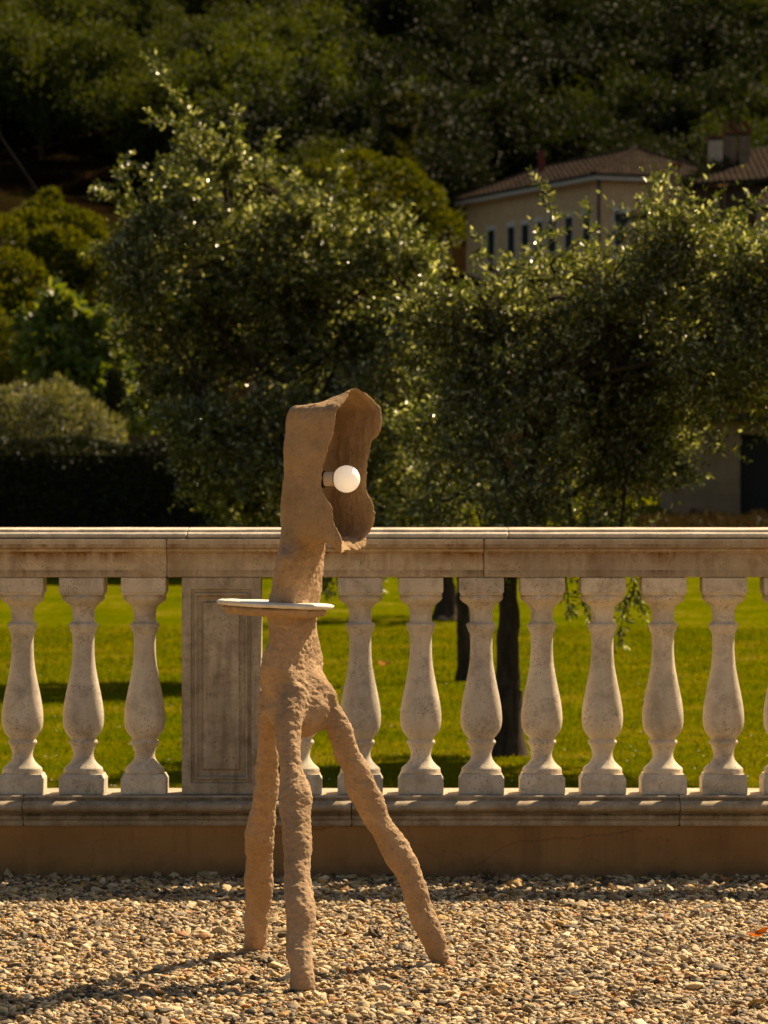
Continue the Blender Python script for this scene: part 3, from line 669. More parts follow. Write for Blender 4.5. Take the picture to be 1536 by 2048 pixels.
def build_lamp():
    root = empty('floor_lamp', ((590-768)/FPX*10.1, 10.1, 0)); RL = Vector(root.location)
    tag(root, 'rough clay three-legged lamp with torn hood, white disc and round bulb on gravel', 'lamp')
    bm = bmesh.new()
    for rows in (STEM, LEG_F, LEG_L, LEG_R): blob_tube(bm, rows)
    # web of clay over the crotch between front and right legs, and skirt over left leg
    blob_tube(bm, [(550,650,1350,10.10,.9,.8),(566,668,1380,10.09,.8,.7),(580,682,1403,10.09,.7,.5),(592,690,1420,10.10,.55,.3),(608,692,1435,10.10,.35,.2)])
    # hood neck fillet
    tz = zpx(1222, 10.1)
    disc(bm, (549-768)/FPX*10.1, 10.1, tz, .140, .150, -.011, .0125, -.044, 3.3)
    blob_tube(bm, [(480,640,1221,10.1,1.1,.0),(510,640,1231,10.1,1.2,.0),(532,636,1246,10.1,1.1,.6),(538,635,1262,10.1,1.1,.9)], n=28)
    V, F, T3 = shade_arrays()
    bv = [bm.verts.new(p) for p in V]
    for f in F: bm.faces.new([bv[i] for i in f])
    for f in T3: bm.faces.new([bv[i] for i in f])
    me = bm_mesh('raw', bm); tmp = bpy.data.objects.new('tmp', me); COL.objects.link(tmp)
    md = tmp.modifiers.new('r', 'REMESH'); md.mode = 'VOXEL'; md.voxel_size = 0.0033
    sm = tmp.modifiers.new('s', 'SMOOTH'); sm.iterations = 3; sm.factor = .5
    dg = bpy.context.evaluated_depsgraph_get(); ev = tmp.evaluated_get(dg)
    me2 = bpy.data.meshes.new_from_object(ev); bpy.data.objects.remove(tmp); bpy.data.meshes.remove(me)
    nv = len(me2.vertices); co = np.empty(nv*3, np.float32); me2.vertices.foreach_get('co', co); co = co.reshape(-1, 3)
    no = np.empty(nv*3, np.float32); me2.vertices.foreach_get('normal', no); no = no.reshape(-1, 3)
    zhood = zpx(1090, 10.1)
    # relax the seams between the grown pieces
    ne = len(me2.edges); ed = np.empty(ne*2, np.int32); me2.edges.foreach_get('vertices', ed); ed = ed.reshape(-1, 2)
    deg = np.bincount(ed.ravel(), minlength=nv).astype(np.float32)
    ppx = 768+co[:, 0]/co[:, 1]*FPX; ppy = 1024+(EYE-co[:, 2])/co[:, 1]*FPX
    msk = ((ppy > 1020) & (ppx < 640) & (ppy < 1192)) | ((ppy > 1240) & (ppy < 1900)) | ((ppy > 1085) & (ppx < 652) & (ppy < 1192))
    keep = (~msk)[:, None]
    for it in range(70):
        sm_ = np.zeros_like(co)
        for ax_ in range(3):
            sm_[:, ax_] = np.bincount(ed[:, 0], weights=co[ed[:, 1], ax_], minlength=nv)+np.bincount(ed[:, 1], weights=co[ed[:, 0], ax_], minlength=nv)
        sm_ /= deg[:, None]
        lam = .62 if it % 2 == 0 or it < 16 else -.60
        co = np.where(keep, co, co+(sm_-co)*lam)
    ppx = 768+co[:, 0]/co[:, 1]*FPX; ppy = 1024+(EYE-co[:, 2])/co[:, 1]*FPX
    wj = np.clip(1-np.abs(ppy-1085)/60, 0, 1)*np.clip((652-ppx)/25, 0, 1); wj = wj[:, None]
    for it in range(110):
        sm_ = np.zeros_like(co)
        for ax_ in range(3):
            sm_[:, ax_] = np.bincount(ed[:, 0], weights=co[ed[:, 1], ax_], minlength=nv)+np.bincount(ed[:, 1], weights=co[ed[:, 0], ax_], minlength=nv)
        co = co+(sm_/deg[:, None]-co)*wj*.8
    me2.vertices.foreach_set('co', co.astype(np.float32).ravel()); me2.update()
    nn_ = np.empty(nv*3, np.float32); me2.vertices.foreach_get('normal', nn_); no = nn_.reshape(-1, 3)
    disp = np.empty(nv, np.float32)
    N3 = noise.noise; Vc = Vector
    for i in range(nv):
        x, y, z = float(co[i, 0]), float(co[i, 1]), float(co[i, 2])
        h = min(1.0, max(0.0, (z-zhood+.02)/.06))         # hood is smoother
        tr = 1.0 if abs(z-tz) > .016 or abs(x+.288) < .03 else .3
        big = N3(Vc((x*10, y*10, z*12)))*.0080+N3(Vc((x*26, y*26, z*24+5)))*.0040
        w1 = N3(Vc((x*60+3*z, y*60, z*95)))
        w2 = N3(Vc((x*130, y*130, z*190+2)))
        d = big*(1-.40*h)*tr+(w1*.0026+w2*.0017)*(1-.55*h)
        d += h*(N3(Vc((x*70, y*70, z*16)))*.0018+N3(Vc((x*150, y*150, z*45)))*.0009)
        pit = N3(Vc((x*75+9, y*75, z*75)))
        if pit > .45: d -= (pit-.45)*.008*(1-.6*h)
        disp[i] = d
    co += no*disp[:, None]
    nf = len(me2.polygons)
    lt = np.empty(nf, np.int32); me2.polygons.foreach_get('loop_total', lt)
    li = np.empty(len(me2.loops), np.int32); me2.loops.foreach_get('vertex_index', li)
    Q = li.reshape(-1, 4) if (lt == 4).all() else None
    me2.vertices.foreach_set('co', co.ravel()); me2.update()
    me2.vertices.foreach_get('normal', no_ := np.empty(nv*3, np.float32)); NO = no_.reshape(-1, 3)
    cen = co[Q].mean(1)
    pxx = 768+cen[:, 0]/cen[:, 1]*FPX; pyy = 1024+(EYE-cen[:, 2])/cen[:, 1]*FPX
    part = np.full(nf, 1)                                                   # 1 = stem
    part[(pyy < 1090) | ((pxx > 651) & (pyy < 1130))] = 0                   # 0 = lamp_shade
    part[(pyy > 1208) & (pyy < 1250) & ((pxx < 532) | (pxx > 640) | (pyy < 1236))] = 2   # clay tray under the disc
    lo = pyy > 1432
    part[lo & (cen[:, 1] < 10.06) & (pxx < 640)] = 3
    part[lo & (pxx > 640)] = 5
    part[lo & (part == 1) & (pxx <= 640)] = 4
    for k, nm, mm in ((0, 'lamp_shade', M_CLAY2), (1, 'stem', M_CLAY), (2, 'tray', M_CLAY), (3, 'leg', M_CLAY), (4, 'leg', M_CLAY), (5, 'leg', M_CLAY)):
        Fk = Q[part == k]
        if not len(Fk): continue
        ids, inv = np.unique(Fk, return_inverse=True)
        pm = np_mesh(nm, co[ids]-np.array(RL, np.float32), inv.reshape(-1, 4), True)
        if len(pm.vertices) == len(ids): pm.normals_split_custom_set_from_vertices([tuple(v) for v in NO[ids]])
        link(nm, pm, mm, root)
    bpy.data.meshes.remove(me2)
    # white glazed disc
    bm = bmesh.new(); disc(bm, (550-768)/FPX*10.1, 10.1, zpx(1208.5, 10.1), .1555, .165, -.0070, .0068, -.046, 8.1, 80, .2)
    me = bm_mesh('table_disc', bm, True); me.transform(Matrix.Translation(-RL)); link('table_disc', me, M_WHITECLAY, root)
    # bulb and socket along the opening axis
    bc = px(693, 958, 10.06); ax = Vector((math.cos(R(14)), -math.sin(R(14)), 0)); rb = 27.3/FPX*10.06
    def lathe(prof, n, smooth=True):
        u = Vector((0, 0, 1)); w = ax.cross(u); bm = bmesh.new(); rings = []
        for (t, r) in prof: rings.append([bm.verts.new(bc+ax*t+(u*math.cos(2*math.pi*j/n)+w*math.sin(2*math.pi*j/n))*max(r, 1e-5)-RL) for j in range(n)])
        for a_, b_ in zip(rings[:-1], rings[1:]):
            for j in range(n): bm.faces.new((a_[j], a_[(j+1) % n], b_[(j+1) % n], b_[j]))
        bm.faces.new(rings[0]); bm.faces.new(rings[-1])
        return bm_mesh('l', bm, smooth)
    M_BULB = mat('opal_glass', (0.88, 0.86, 0.82), 0.25, 0.5)
    M_BULB.node_tree.nodes['Principled BSDF'].inputs['Subsurface Weight'].default_value = 0.4
    M_BULB.node_tree.nodes['Principled BSDF'].inputs['Subsurface Radius'].default_value = (.02, .02, .02)
    M_BULB.node_tree.nodes['Principled BSDF'].inputs['Emission Color'].default_value = (1, .86, .70, 1)
    M_BULB.node_tree.nodes['Principled BSDF'].inputs['Emission Strength'].default_value = 0.23
    M_SOCK = mat('ceramic_socket', (0.80, 0.68, 0.56), 0.5, 0.4)
    prof = [(rb*math.cos(R(a)), rb*math.sin(R(a))) for a in range(0, 152, 5)]+[(-rb*.93, rb*.44), (-rb*1.05, rb*.42)]
    link('bulb', lathe(prof, 48), M_BULB, root)
    link('collar', lathe([(-rb*.80, rb*.42), (-rb*.80, rb*.535), (-rb*.835, rb*.56), (-rb*.90, rb*.56), (-rb*.93, rb*.535)], 40), mat('brushed_collar', (.32, .25, .18), .4), root)
    link('socket', lathe([(-rb*.80, rb*.40), (-rb*.80, rb*.50), (-rb*.84, rb*.52), (-rb*1.62, rb*.53), (-rb*1.66, rb*.50), (-rb*1.66, rb*.30)], 40, False), M_SOCK, root)
    link('socket_plate', lathe([(-rb*1.66, rb*.58), (-rb*1.67, rb*.63), (-rb*4.2, rb*.66)], 40, False), mat('black_mount', (0.012, 0.011, 0.01), 0.5), root)
build_lamp()

# ------------------------------------------------------------------ foliage builders
def leaf_geometry(base, dirs, L, W, normal=None, four=True, droop=0.0):
    """numpy leaves: base (n,3), unit dirs (n,3), lengths, widths -> V, F(quads); each leaf is two folded halves"""
    n = len(base)
    if normal is None: normal = RNG.normal(size=(n, 3))
    side = np.cross(dirs, normal); side /= np.linalg.norm(side, axis=1, keepdims=True)+1e-9
    up = np.cross(side, dirs)
    L = L[:, None]; W = W[:, None]; fold = up*W*.28
    b = base; t = base+dirs*L-up*L*droop
    l1 = base+dirs*L*.32-side*W*.46+fold; l2 = base+dirs*L*.70-side*W*.36+fold-up*L*droop*.4
    r1 = base+dirs*L*.32+side*W*.46+fold; r2 = base+dirs*L*.70+side*W*.36+fold-up*L*droop*.4
    V = np.stack([b, l1, l2, t, r2, r1], 1).reshape(-1, 3)
    k = np.arange(n)[:, None]*6
    F = np.concatenate([k+np.array([[0, 3, 2, 1]]), k+np.array([[0, 5, 4, 3]])], 0)
    return V.astype(np.float32), F

def unit(v): return v/(np.linalg.norm(v, axis=1, keepdims=True)+1e-9)

def shoots(starts, dirs, length, nleaf, ll, lw, spread=.9, curl=.25, stem_r=.0016):
    """twigs with opposite leaf pairs"""
    n = len(starts); acc = Acc()
    bend = unit(RNG.normal(size=(n, 3)))*curl
    ts = np.linspace(.08, 1.0, nleaf//2)
    for k, t in enumerate(ts):
        pos = starts+dirs*(length*t)[:, None]+bend*(length*t*t)[:, None]
        d = unit(dirs+bend*2*t)
        s = unit(np.cross(d, RNG.normal(size=(n, 3))))
        for sg in (-1, 1):
            ld = unit(d*(.55+.5*t)+s*sg*spread*RNG.uniform(.6, 1.1, (n, 1))+RNG.normal(0, .15, (n, 3)))
            V, F = leaf_geometry(pos, ld, ll*RNG.uniform(.7, 1.15, n)*(1-.35*t), lw*RNG.uniform(.8, 1.2, n), normal=np.array([0.1, -.1, .9])+RNG.normal(0, .75, (n, 3)), droop=.08)
            acc.add(V, F)
    return acc

def stems(starts, dirs, length, r, bendpts=3):
    n = len(starts); V = []; F = []; tri = 3
    u = unit(np.cross(dirs, RNG.normal(size=(n, 3)))); w = np.cross(dirs, u)
    rings = []
    for t in np.linspace(0, 1, bendpts):
        for j in range(tri):
            a = 2*math.pi*j/tri
            rings.append(starts+dirs*(length*t)[:, None]+(u*math.cos(a)+w*math.sin(a))*(r*(1-.6*t)))
    V = np.stack(rings, 1).reshape(-1, 3).astype(np.float32); k = np.arange(n)[:, None]*(tri*bendpts); F = []
    for s in range(bendpts-1):
        for j in range(tri): F.append(k+np.array([[s*tri+j, s*tri+(j+1) % tri, (s+1)*tri+(j+1) % tri, (s+1)*tri+j]]))
    return V, np.concatenate(F, 0)

def in_clumps(clumps, n, shell=.55):
    """clumps: (center Vector, rx, ry, rz); returns points and outward vectors"""
    vol = np.array([c[1]*c[3] for c in clumps]); p = vol/vol.sum(); ids = RNG.choice(len(clumps), n, p=p)
    C = np.array([tuple(c[0]) for c in clumps])[ids]; Rr = np.array([c[1:4] for c in clumps])[ids]
    d = unit(RNG.normal(size=(n, 3))); r = RNG.uniform(shell**3, 1, n)**(1/3)
    return C+d*Rr*r[:, None], d

def merged(accs):
    out = Acc()
    for a_ in accs:
        V = np.concatenate(a_.V); F = np.concatenate(a_.F); out.add(V, F)
    return out

def limb(acc, pts, r0, r1, n=9, wob=.04):
    P = []
    K = np.array([tuple(p) for p in pts], float); m_ = len(K)
    for i in range(m_-1):
        p0, p1, p2, p3 = K[max(0, i-1)], K[i], K[i+1], K[min(m_-1, i+2)]
        for k in range(5):
            t = k/5; P.append(.5*((2*p1)+(-p0+p2)*t+(2*p0-5*p1+4*p2-p3)*t*t+(-p0+3*p1-3*p2+p3)*t**3))
    P.append(K[-1]); q_ = len(P)
    rad = [r0+(r1-r0)*(i/(q_-1))**.8 for i in range(q_)]
    P = [Vector(p)+Vector((noise.noise(Vector((p[0]*3, p[2]*3, 1))), noise.noise(Vector((p[1]*3, p[2]*3, 2))), 0))*wob for p in P]
    V, F = tube_arrays(P, rad, n)
    V = [v+Vector((noise.noise(v*9), noise.noise(v*9+Vector((5, 0, 0))), 0))*rad[i//n]*.25 for i, v in enumerate(V)]
    acc.add(V, F)

def olive_tree(Y0, base_px, clumps_px, sprays_px, limbs_px, r_trunk, n_shoot, label, depth=.9, leaf=.060, group=None):
    bx, by = base_px; B = px(bx, by, Y0)
    root = empty('olive_tree', B); tag(root, label, 'olive tree', group)
    off = np.array(B, np.float32)
    cl = []
    for c in clumps_px:
        x, y, r = c[:3]
        if y < 560: y += 22; r *= .93
        dy = c[3] if len(c) > 3 else random.uniform(-depth, depth)
        s_ = Y0/FPX; Yc = Y0+dy
        cl.append((px(x, y, Yc), r*s_, r*s_*1.1, r*s_*.92))
    P, d = in_clumps(cl, n_shoot, .45)
    # gather most shoots into sprays so that the crown breaks into clusters with dark gaps
    nc = n_shoot//22; cen, cd = in_clumps(cl, nc, .7); k_ = int(n_shoot*.78); ids = RNG.integers(0, nc, k_)
    P[:k_] = cen[ids]+RNG.normal(0, .075, (k_, 3))*np.array([1.2, 1.2, .8]); d[:k_] = unit(cd[ids]+(P[:k_]-cen[ids])*5)
    dirs = unit(d*.8+np.array([0, 0, .35])+RNG.normal(0, .55, (n_shoot, 3)))
    ln = RNG.uniform(.12, .34, n_shoot)
    lg = RNG.random(n_shoot) < .05; ln[lg] *= 1.7; dirs[lg] = unit(d[lg]+np.array([0, 0, .9])+RNG.normal(0, .3, (lg.sum(), 3)))
    P = P-dirs*(ln*.5)[:, None]
    accs = [shoots(P, dirs, ln, 14, leaf, leaf*.29)]
    sP, sD, sL = [], [], []
    for pts in sprays_px:
        Q_ = [px(a, b, Y0-.3) for a, b in pts]
        for a, b in zip(Q_[:-1], Q_[1:]):
            k = max(2, int((b-a).length/.035))
            for i in range(k):
                p = a.lerp(b, i/k); dd = (b-a).normalized()
                v = Vector((random.gauss(0, .6), random.gauss(0, .6), random.gauss(0, .6)))+dd*1.1
                sP.append(tuple(p)); sD.append(tuple(v.normalized())); sL.append(random.uniform(.07, .17))
    if sP: accs.append(shoots(np.array(sP), np.array(sD), np.array(sL), 12, leaf, leaf*.29))
    fo = merged(accs); V = np.concatenate(fo.V)-off; me = np_mesh('crown', V, np.concatenate(fo.F)); cr = link('crown', me, M_OLIVE, root); cr['kind'] = 'stuff'
    V, F = stems(P, dirs, ln, .0028); V2 = V-off
    tw = Acc(); tw.add(V2, F)
    for pts in sprays_px:
        Q_ = [px(a, b, Y0-.3)-B for a, b in pts]; VV, FF = tube_arrays(Q_, [.006-.004*i/(len(Q_)-1) for i in range(len(Q_))], 5); tw.add(VV, FF)
    t = link('twig', tw.mesh('twig'), M_TWIG, root); t['kind'] = 'stuff'
    ta = Acc(); limb(ta, [px(a, b, Y0+dd)-B for a, b, dd in limbs_px[0]], r_trunk*1.0, r_trunk*.62, 14, .03)
    # root flare
    fl = [Vector((0, 0, -.12)), Vector((0, 0, .02)), Vector((.0, 0, .14)), px(limbs_px[0][1][0], limbs_px[0][1][1], Y0)-B]
    V, F = tube_arrays(fl, [r_trunk*1.9, r_trunk*1.45, r_trunk*1.12, r_trunk*.95], 14); ta.add(V, F)
    link('trunk', ta.mesh('trunk', True), M_BARK, root)
    for lm in limbs_px[1:]:
        la = Acc(); limb(la, [px(a, b, Y0+dd)-B for a, b, dd in lm], r_trunk*.55, r_trunk*.12, 9); link('limb', la.mesh('limb', True), M_BARK, root)
    # secondary branches reach into every clump
    ba = Acc()
    for i, c in enumerate(cl):
        src = random.choice(limbs_px[1:]); a, b, dd = src[random.randint(max(1, len(src)-3), len(src)-1)]
        p0 = px(a, b, Y0+dd)-B; p1 = c[0]-B; mid = p0.lerp(p1, .5)+Vector((random.uniform(-.1, .1), 0, random.uniform(0, .15)))
        limb(ba, [p0, mid, p1, p1+Vector((random.uniform(-.2, .2), random.uniform(-.2, .2), .2))], .022, .006, 6)
    link('branch', ba.mesh('branch', True), M_BARK, root)
    return root

GA = 'olive trees on the lawn'
olive_tree(23.8, (1015, 1512),
    [(1100,592,85),(975,625,66),(1235,545,85),(1335,455,72),(1440,490,95),(1525,530,90),(1390,600,125),(1200,670,130),(1060,700,115),(940,740,85),(1300,760,130),(1465,700,110),(1190,840,130),
     (1060,880,115),(950,900,90),(1310,890,80),(1260,975,80),(1170,1000,90),(1060,1010,80),(900,1000,75),(1540,790,60),(870,860,75),(880,620,60),(1110,520,40),(1010,560,45),(1500,620,90),(1600,600,110),
     (1700,560,120),(1650,740,110),(1620,450,80),(1780,700,130),(1130,780,90),(1000,800,80),(1340,670,100),(1250,610,100),(1150,1100,55,-.4),(1240,1120,50,-.4),(1010,1080,60)],
    [[(1110,480),(1097,400),(1090,370)],[(1180,470),(1178,420)],[(1290,420),(1315,350)],[(1345,400),(1330,345)],[(1420,430),(1430,400)],[(1480,430),(1515,400)],[(1400,850),(1440,905),(1480,900)],[(1330,900),(1385,950)],
     [(1130,1140),(1140,1230)],[(1230,1140),(1250,1210),(1235,1300)],[(1180,1130),(1170,1220)],[(1265,1130),(1270,1215)],[(1290,880),(1390,960)],[(1480,740),(1536,880)],[(860,940),(850,1010)],[(970,520),(955,470)]],
    [[(1015,1512,0),(1018,1380,0),(1014,1250,0),(1020,1120,0),(1040,1020,0)],[(1035,1030,0),(1000,930,.1),(955,860,.2),(940,700,.2),(990,620,.3)],[(1040,1020,0),(1075,900,-.2),(1130,760,-.3),(1120,620,-.2)],
     [(1045,1010,0),(1150,890,.2),(1260,760,.3),(1380,640,.1),(1450,560,0)],[(1130,760,-.3),(1230,640,-.2),(1310,560,0)],[(1260,760,.3),(1420,740,.4),(1560,680,.3),(1680,620,.2)]],
    .088, 6600, 'large olive tree whose dark straight trunk stands nearest the balustrade', group=GA)
olive_tree(34.3, (934, 1362),
    [(430,330,55),(390,280,32),(350,400,75),(280,440,50),(480,400,90),(590,460,95),(690,480,80),(790,480,70),(850,550,65),(290,540,80),(410,560,120),(550,600,130),(690,600,115),(810,660,100),
     (300,660,55),(380,720,105),(500,760,130),(640,740,110),(760,800,95),(420,860,95),(540,900,110),(405,950,60),(480,1000,60),(660,880,110),(800,920,95),(880,760,80),(350,800,60),(720,1000,80),(560,1010,70),(240,500,35),
     (530,330,55),(500,480,100),(640,660,100),(880,1000,60),(620,960,80),(460,650,90),(680,1110,70,-.5)],
    [[(440,290),(385,235),(340,180),(300,120)],[(400,300),(350,245),(300,240)],[(470,300),(470,215)],[(300,420),(230,400),(190,365)],[(260,520),(200,490),(178,510)],[(290,460),(240,350),(250,315)],[(650,430),(665,380),(675,325)],
     [(520,350),(540,300),(545,270)],[(780,450),(815,405)],[(470,1000),(470,1050)],[(280,620),(215,600)],[(600,420),(595,350)],[(660,1120),(650,1190)],[(730,1110),(760,1180)]],
    [[(934,1362,0),(930,1280,0),(925,1180,0),(915,1080,0),(880,980,0)],[(885,985,0),(850,900,-.1),(760,780,-.2),(690,680,-.3),(640,600,-.3)],[(850,900,-.1),(700,820,.2),(560,760,.3),(450,680,.2),(360,560,.1)],
     [(690,680,-.3),(600,560,-.2),(520,440,0),(450,360,0)],[(760,780,-.2),(780,640,0),(770,520,0)],[(700,820,.2),(600,900,.2),(500,940,.1)]],
    .078, 7700, 'broad olive tree whose crown fills the view above the lamp', leaf=.080, group=GA)
olive_tree(52.0, (890, 1248),
    [(900,1080,80),(820,1040,80),(960,1040,80),(880,960,90),(1000,1110,60),(780,1120,50),(700,1060,70)], [], [[(890,1248,0),(895,1200,0),(890,1140,0),(890,1090,0)],[(890,1120,0),(860,1060,0),(820,1000,0)],[(890,1110,0),(930,1040,0),(950,980,0)]],
    .15, 900, 'distant olive tree with pale rocks around its thick trunk', leaf=.075, group=GA)

def copy_tree(root, loc, rz, label):
    r_ = root.copy(); COL.objects.link(r_); r_.location = loc; r_.rotation_euler = (0, 0, rz); r_['label'] = label
    for ch in list(root.children):
        c = ch.copy(); COL.objects.link(c); c.parent = r_
    return r_
TB = [o for o in COL.objects if o.name == 'olive_tree.001'][0]
# pale stones at the foot of the distant olive
for i, (x, y, r) in enumerate([(885,1246,.07), (907,1250,.055)]):
    bm = bmesh.new(); bmesh.ops.create_icosphere(bm, subdivisions=3, radius=r)
    for v_ in bm.verts: v_.co *= 1+.35*noise.noise(v_.co*14+Vector((i*5, 0, 0))); v_.co.z *= .6
    p = px(x, y, 51.5); p.z = T(p.x, p.y)+r*.3
    tag(link('rock', bm_mesh('rock', bm, True), M_BARNWALL, None, p), ['larger pale rock at the foot of the distant olive', 'smaller pale rock at the foot of the distant olive, to the right of the other'][i], 'rock', 'rocks around the olive trunk')

# ------------------------------------------------------------------ shrubs, hedge and mid-distance trees
def bush(name, label, cat, clumps, n, ll, lw, m, base, shell=.6, group=None, trunk=None, part='foliage', up=.4):
    B = Vector(base); root = empty(name, B); tag(root, label, cat, group)
    P, d = in_clumps(clumps, n, shell); dirs = unit(d+np.array([0, 0, up])+RNG.normal(0, .6, (n, 3)))
    V, F = leaf_geometry(P, dirs, np.full(n, ll)*RNG.uniform(.6, 1.3, n), np.full(n, lw)*RNG.uniform(.7, 1.2, n), normal=d+RNG.normal(0, .6, (n, 3)))
    o = link(part, np_mesh(part, V-np.array(B, np.float32), F), m, root); o['kind'] = 'stuff'
    ta = Acc(); c0 = clumps[0][0]
    tr = trunk or .05
    for i in range(1 if trunk else 4):
        c0 = clumps[i % len(clumps)][0]
        limb(ta, [Vector((0, 0, -.2)), (c0-B)*.4+Vector((random.uniform(-.1, .1), 0, 0)), (c0-B)*.8, (c0-B)], tr, tr*.4, 7)
    link('trunk' if trunk else 'stem', ta.mesh('trunk', True), M_BARK, root)
    return root
def pclumps(lst, Y, dep=1.0, sq=.9):
    return [(px(x, y, Y+random.uniform(-dep, dep)), r*Y/FPX, r*Y/FPX, r*Y/FPX*sq) for x, y, r in lst]

bush('silver_shrub', 'blurred silvery grey olive shrub above the dark hedge', 'shrub', pclumps([(30,880,80),(110,850,90),(190,900,65),(60,950,70),(150,960,60),(-60,880,90),(215,860,35),(-20,820,50),(90,800,35),(150,800,28),(40,785,22),(240,910,28),(10,800,24),(120,770,16),(190,825,20)], 66, .5), 12000, .125, .036, M_SILVER, (px(90,1100,66).x, 66, T(0, 66)))
bush('broad_leaf_shrub', 'broad leaved bright green shrub between the yellow bush and the olive crown', 'shrub', pclumps([(130,640,50),(110,600,24),(180,690,55),(90,700,55),(225,640,26),(150,760,60),(215,740,45),(60,640,20),(200,800,50),(290,820,40),(120,820,45)], 70, .5), 2500, .25, .19, M_FIG, (px(150,1100,70).x, 70, T(0, 70)), .5, up=-.1)
bush('yellow_bush', 'yellowish bush beside the broad leaved shrub', 'shrub', pclumps([(20,690,55),(70,720,50),(-40,700,70),(40,770,60),(100,770,40),(-20,640,30)], 74, .6), 7500, .14, .045, M_YEW, (px(30,1100,74).x, 74, T(0, 74)))
bush('sunlit_tree', 'round topped tree with sunlit yellow green crown below the brown field', 'tree', pclumps([(90,440,50),(60,470,60),(150,470,60),(110,520,80),(40,560,80),(180,560,70),(100,400,22)], 105, 1.6, .8), 11000, .20, .10, M_YEW, (px(100,1000,105).x, 105, T(px(100,1000,105).x, 105)), .75, trunk=.22, part='crown', up=.8)
bush('sunlit_tree', 'tree with layered dark crown tipped yellow at the picture edge', 'tree', pclumps([(0,470,50),(-60,480,70),(10,560,80),(-60,600,90),(-120,520,80),(50,640,90)], 100, 1.6, .7), 9000, .20, .10, M_YEW, (px(-40,1000,100).x, 100, T(-10, 100)), .75, trunk=.22, part='crown', up=.8)
bush('sunlit_tree', 'tree with dark crown between the round topped tree and the olive', 'tree', pclumps([(220,500,60),(260,560,70),(200,600,80),(270,640,80),(330,620,70),(330,700,90),(250,720,80),(120,650,90)], 112, 1.6, .8), 9000, .20, .10, M_FAR, (px(240,1000,112).x, 112, T(-6, 112)), .75, trunk=.22, part='crown', up=.8)
bush('golden_tree', 'golden green tree in the middle distance at the foot of the woods', 'tree', pclumps([(650,370,60),(720,350,60),(790,370,60),(840,400,50),(600,400,45),(700,430,80),(800,450,80),(620,460,60),(880,460,50)], 150, 2, .8), 9000, .26, .13, M_YEW, (px(730,700,150).x, 150, T(0, 150)), .75, trunk=.25, part='crown', up=.7)
bush('ivy_clad_tree', 'slender ivy clad tree catching light beside the dark woods', 'tree', pclumps([(800,230,35),(790,280,35),(820,210,22),(775,320,40),(800,360,50)], 178, 1, 1.0), 4500, .26, .14, M_FAR, (px(795,600,178).x, 178, T(0, 178)), .7, trunk=.2, part='crown').children[0].color = (1, 1, 1, 1)
for i, (x, y0, y1, Y, w) in enumerate([(284, 722, 850, 72, 13), (230, 745, 880, 69, 18)]):
    cl = [(px(x, y0+(y1-y0)*(k+.5)/8, Y), w*Y/FPX*(.55+.6*math.sin(math.pi*min(1, (k+1.2)/9))), w*Y/FPX, (y1-y0)/12*Y/FPX) for k in range(8)]
    bz = T(0, Y); B = px(x, y1, Y)
    bush('cypress', ['thin dark cypress nearest the large olive crown', 'thin dark cypress behind the silvery shrub'][i], 'cypress', cl, 3000, .08, .03, M_HEDGE, (B.x, Y, bz), .3, 'small cypresses beyond the hedge', trunk=.05, part='crown', up=1.5)

# clipped hedge along the lawn
def hedge(x0, x1, Y, top, label, thick=1.2):
    zb_ = T(0, Y)-.05; n = int((x1-x0)*2300); root = empty('hedge', ((x0+x1)/2, Y, zb_)); tag(root, label, 'hedge'); B = np.array(root.location, np.float32)
    h = top-zb_; f = RNG.random(n); P = np.empty((n, 3)); P[:, 0] = RNG.uniform(x0, x1, n)
    face = f < .62
    P[:, 1] = np.where(face, Y-thick/2, RNG.uniform(Y-thick/2, Y+thick/2, n)); P[:, 2] = np.where(face, RNG.uniform(zb_, top, n), top)
    wob = np.array([noise.noise(Vector((p[0]*1.1, p[2]*1.4, 0))) for p in P])*.16
    P[:, 1] -= np.where(face, wob, 0); P[:, 2] += np.where(face, 0, wob)+RNG.normal(0, .03, n); P[:, 1] += RNG.normal(0, .04, n)
    nrm = np.where(face[:, None], np.array([[0, -1, 0]]), np.array([[0, 0, 1]])); dirs = unit(nrm+np.array([0, 0, .4])+RNG.normal(0, .7, (n, 3)))
    V, F = leaf_geometry(P, dirs, np.full(n, .085), np.full(n, .05)); o = link('foliage', np_mesh('foliage', V-B, F), M_HEDGE, root); o['kind'] = 'stuff'
    link('stem', box_mesh('core', x0-root.location.x, x1-root.location.x, -thick/2+.12, thick/2-.12, 0, h-.14), mat('hedge_wood', (.012, .010, .006), .95), root)
hedge(-14.0, -1.6, 62, 2.26, 'tall dark clipped hedge closing the lawn')
hedge(-1.9, 1.2, 66, 1.75, 'lower dark hedge behind the olive trunks')
# low stone wall behind the shrubs
tag(link('garden_wall', box_mesh('garden_wall', px(150, 0, 74).x, px(420, 0, 74).x, 74, 74.4, T(0, 74)-.2, px(0, 812, 74).z, .03), M_OLDWALL), 'low brown garden wall behind the two cypresses', 'wall')

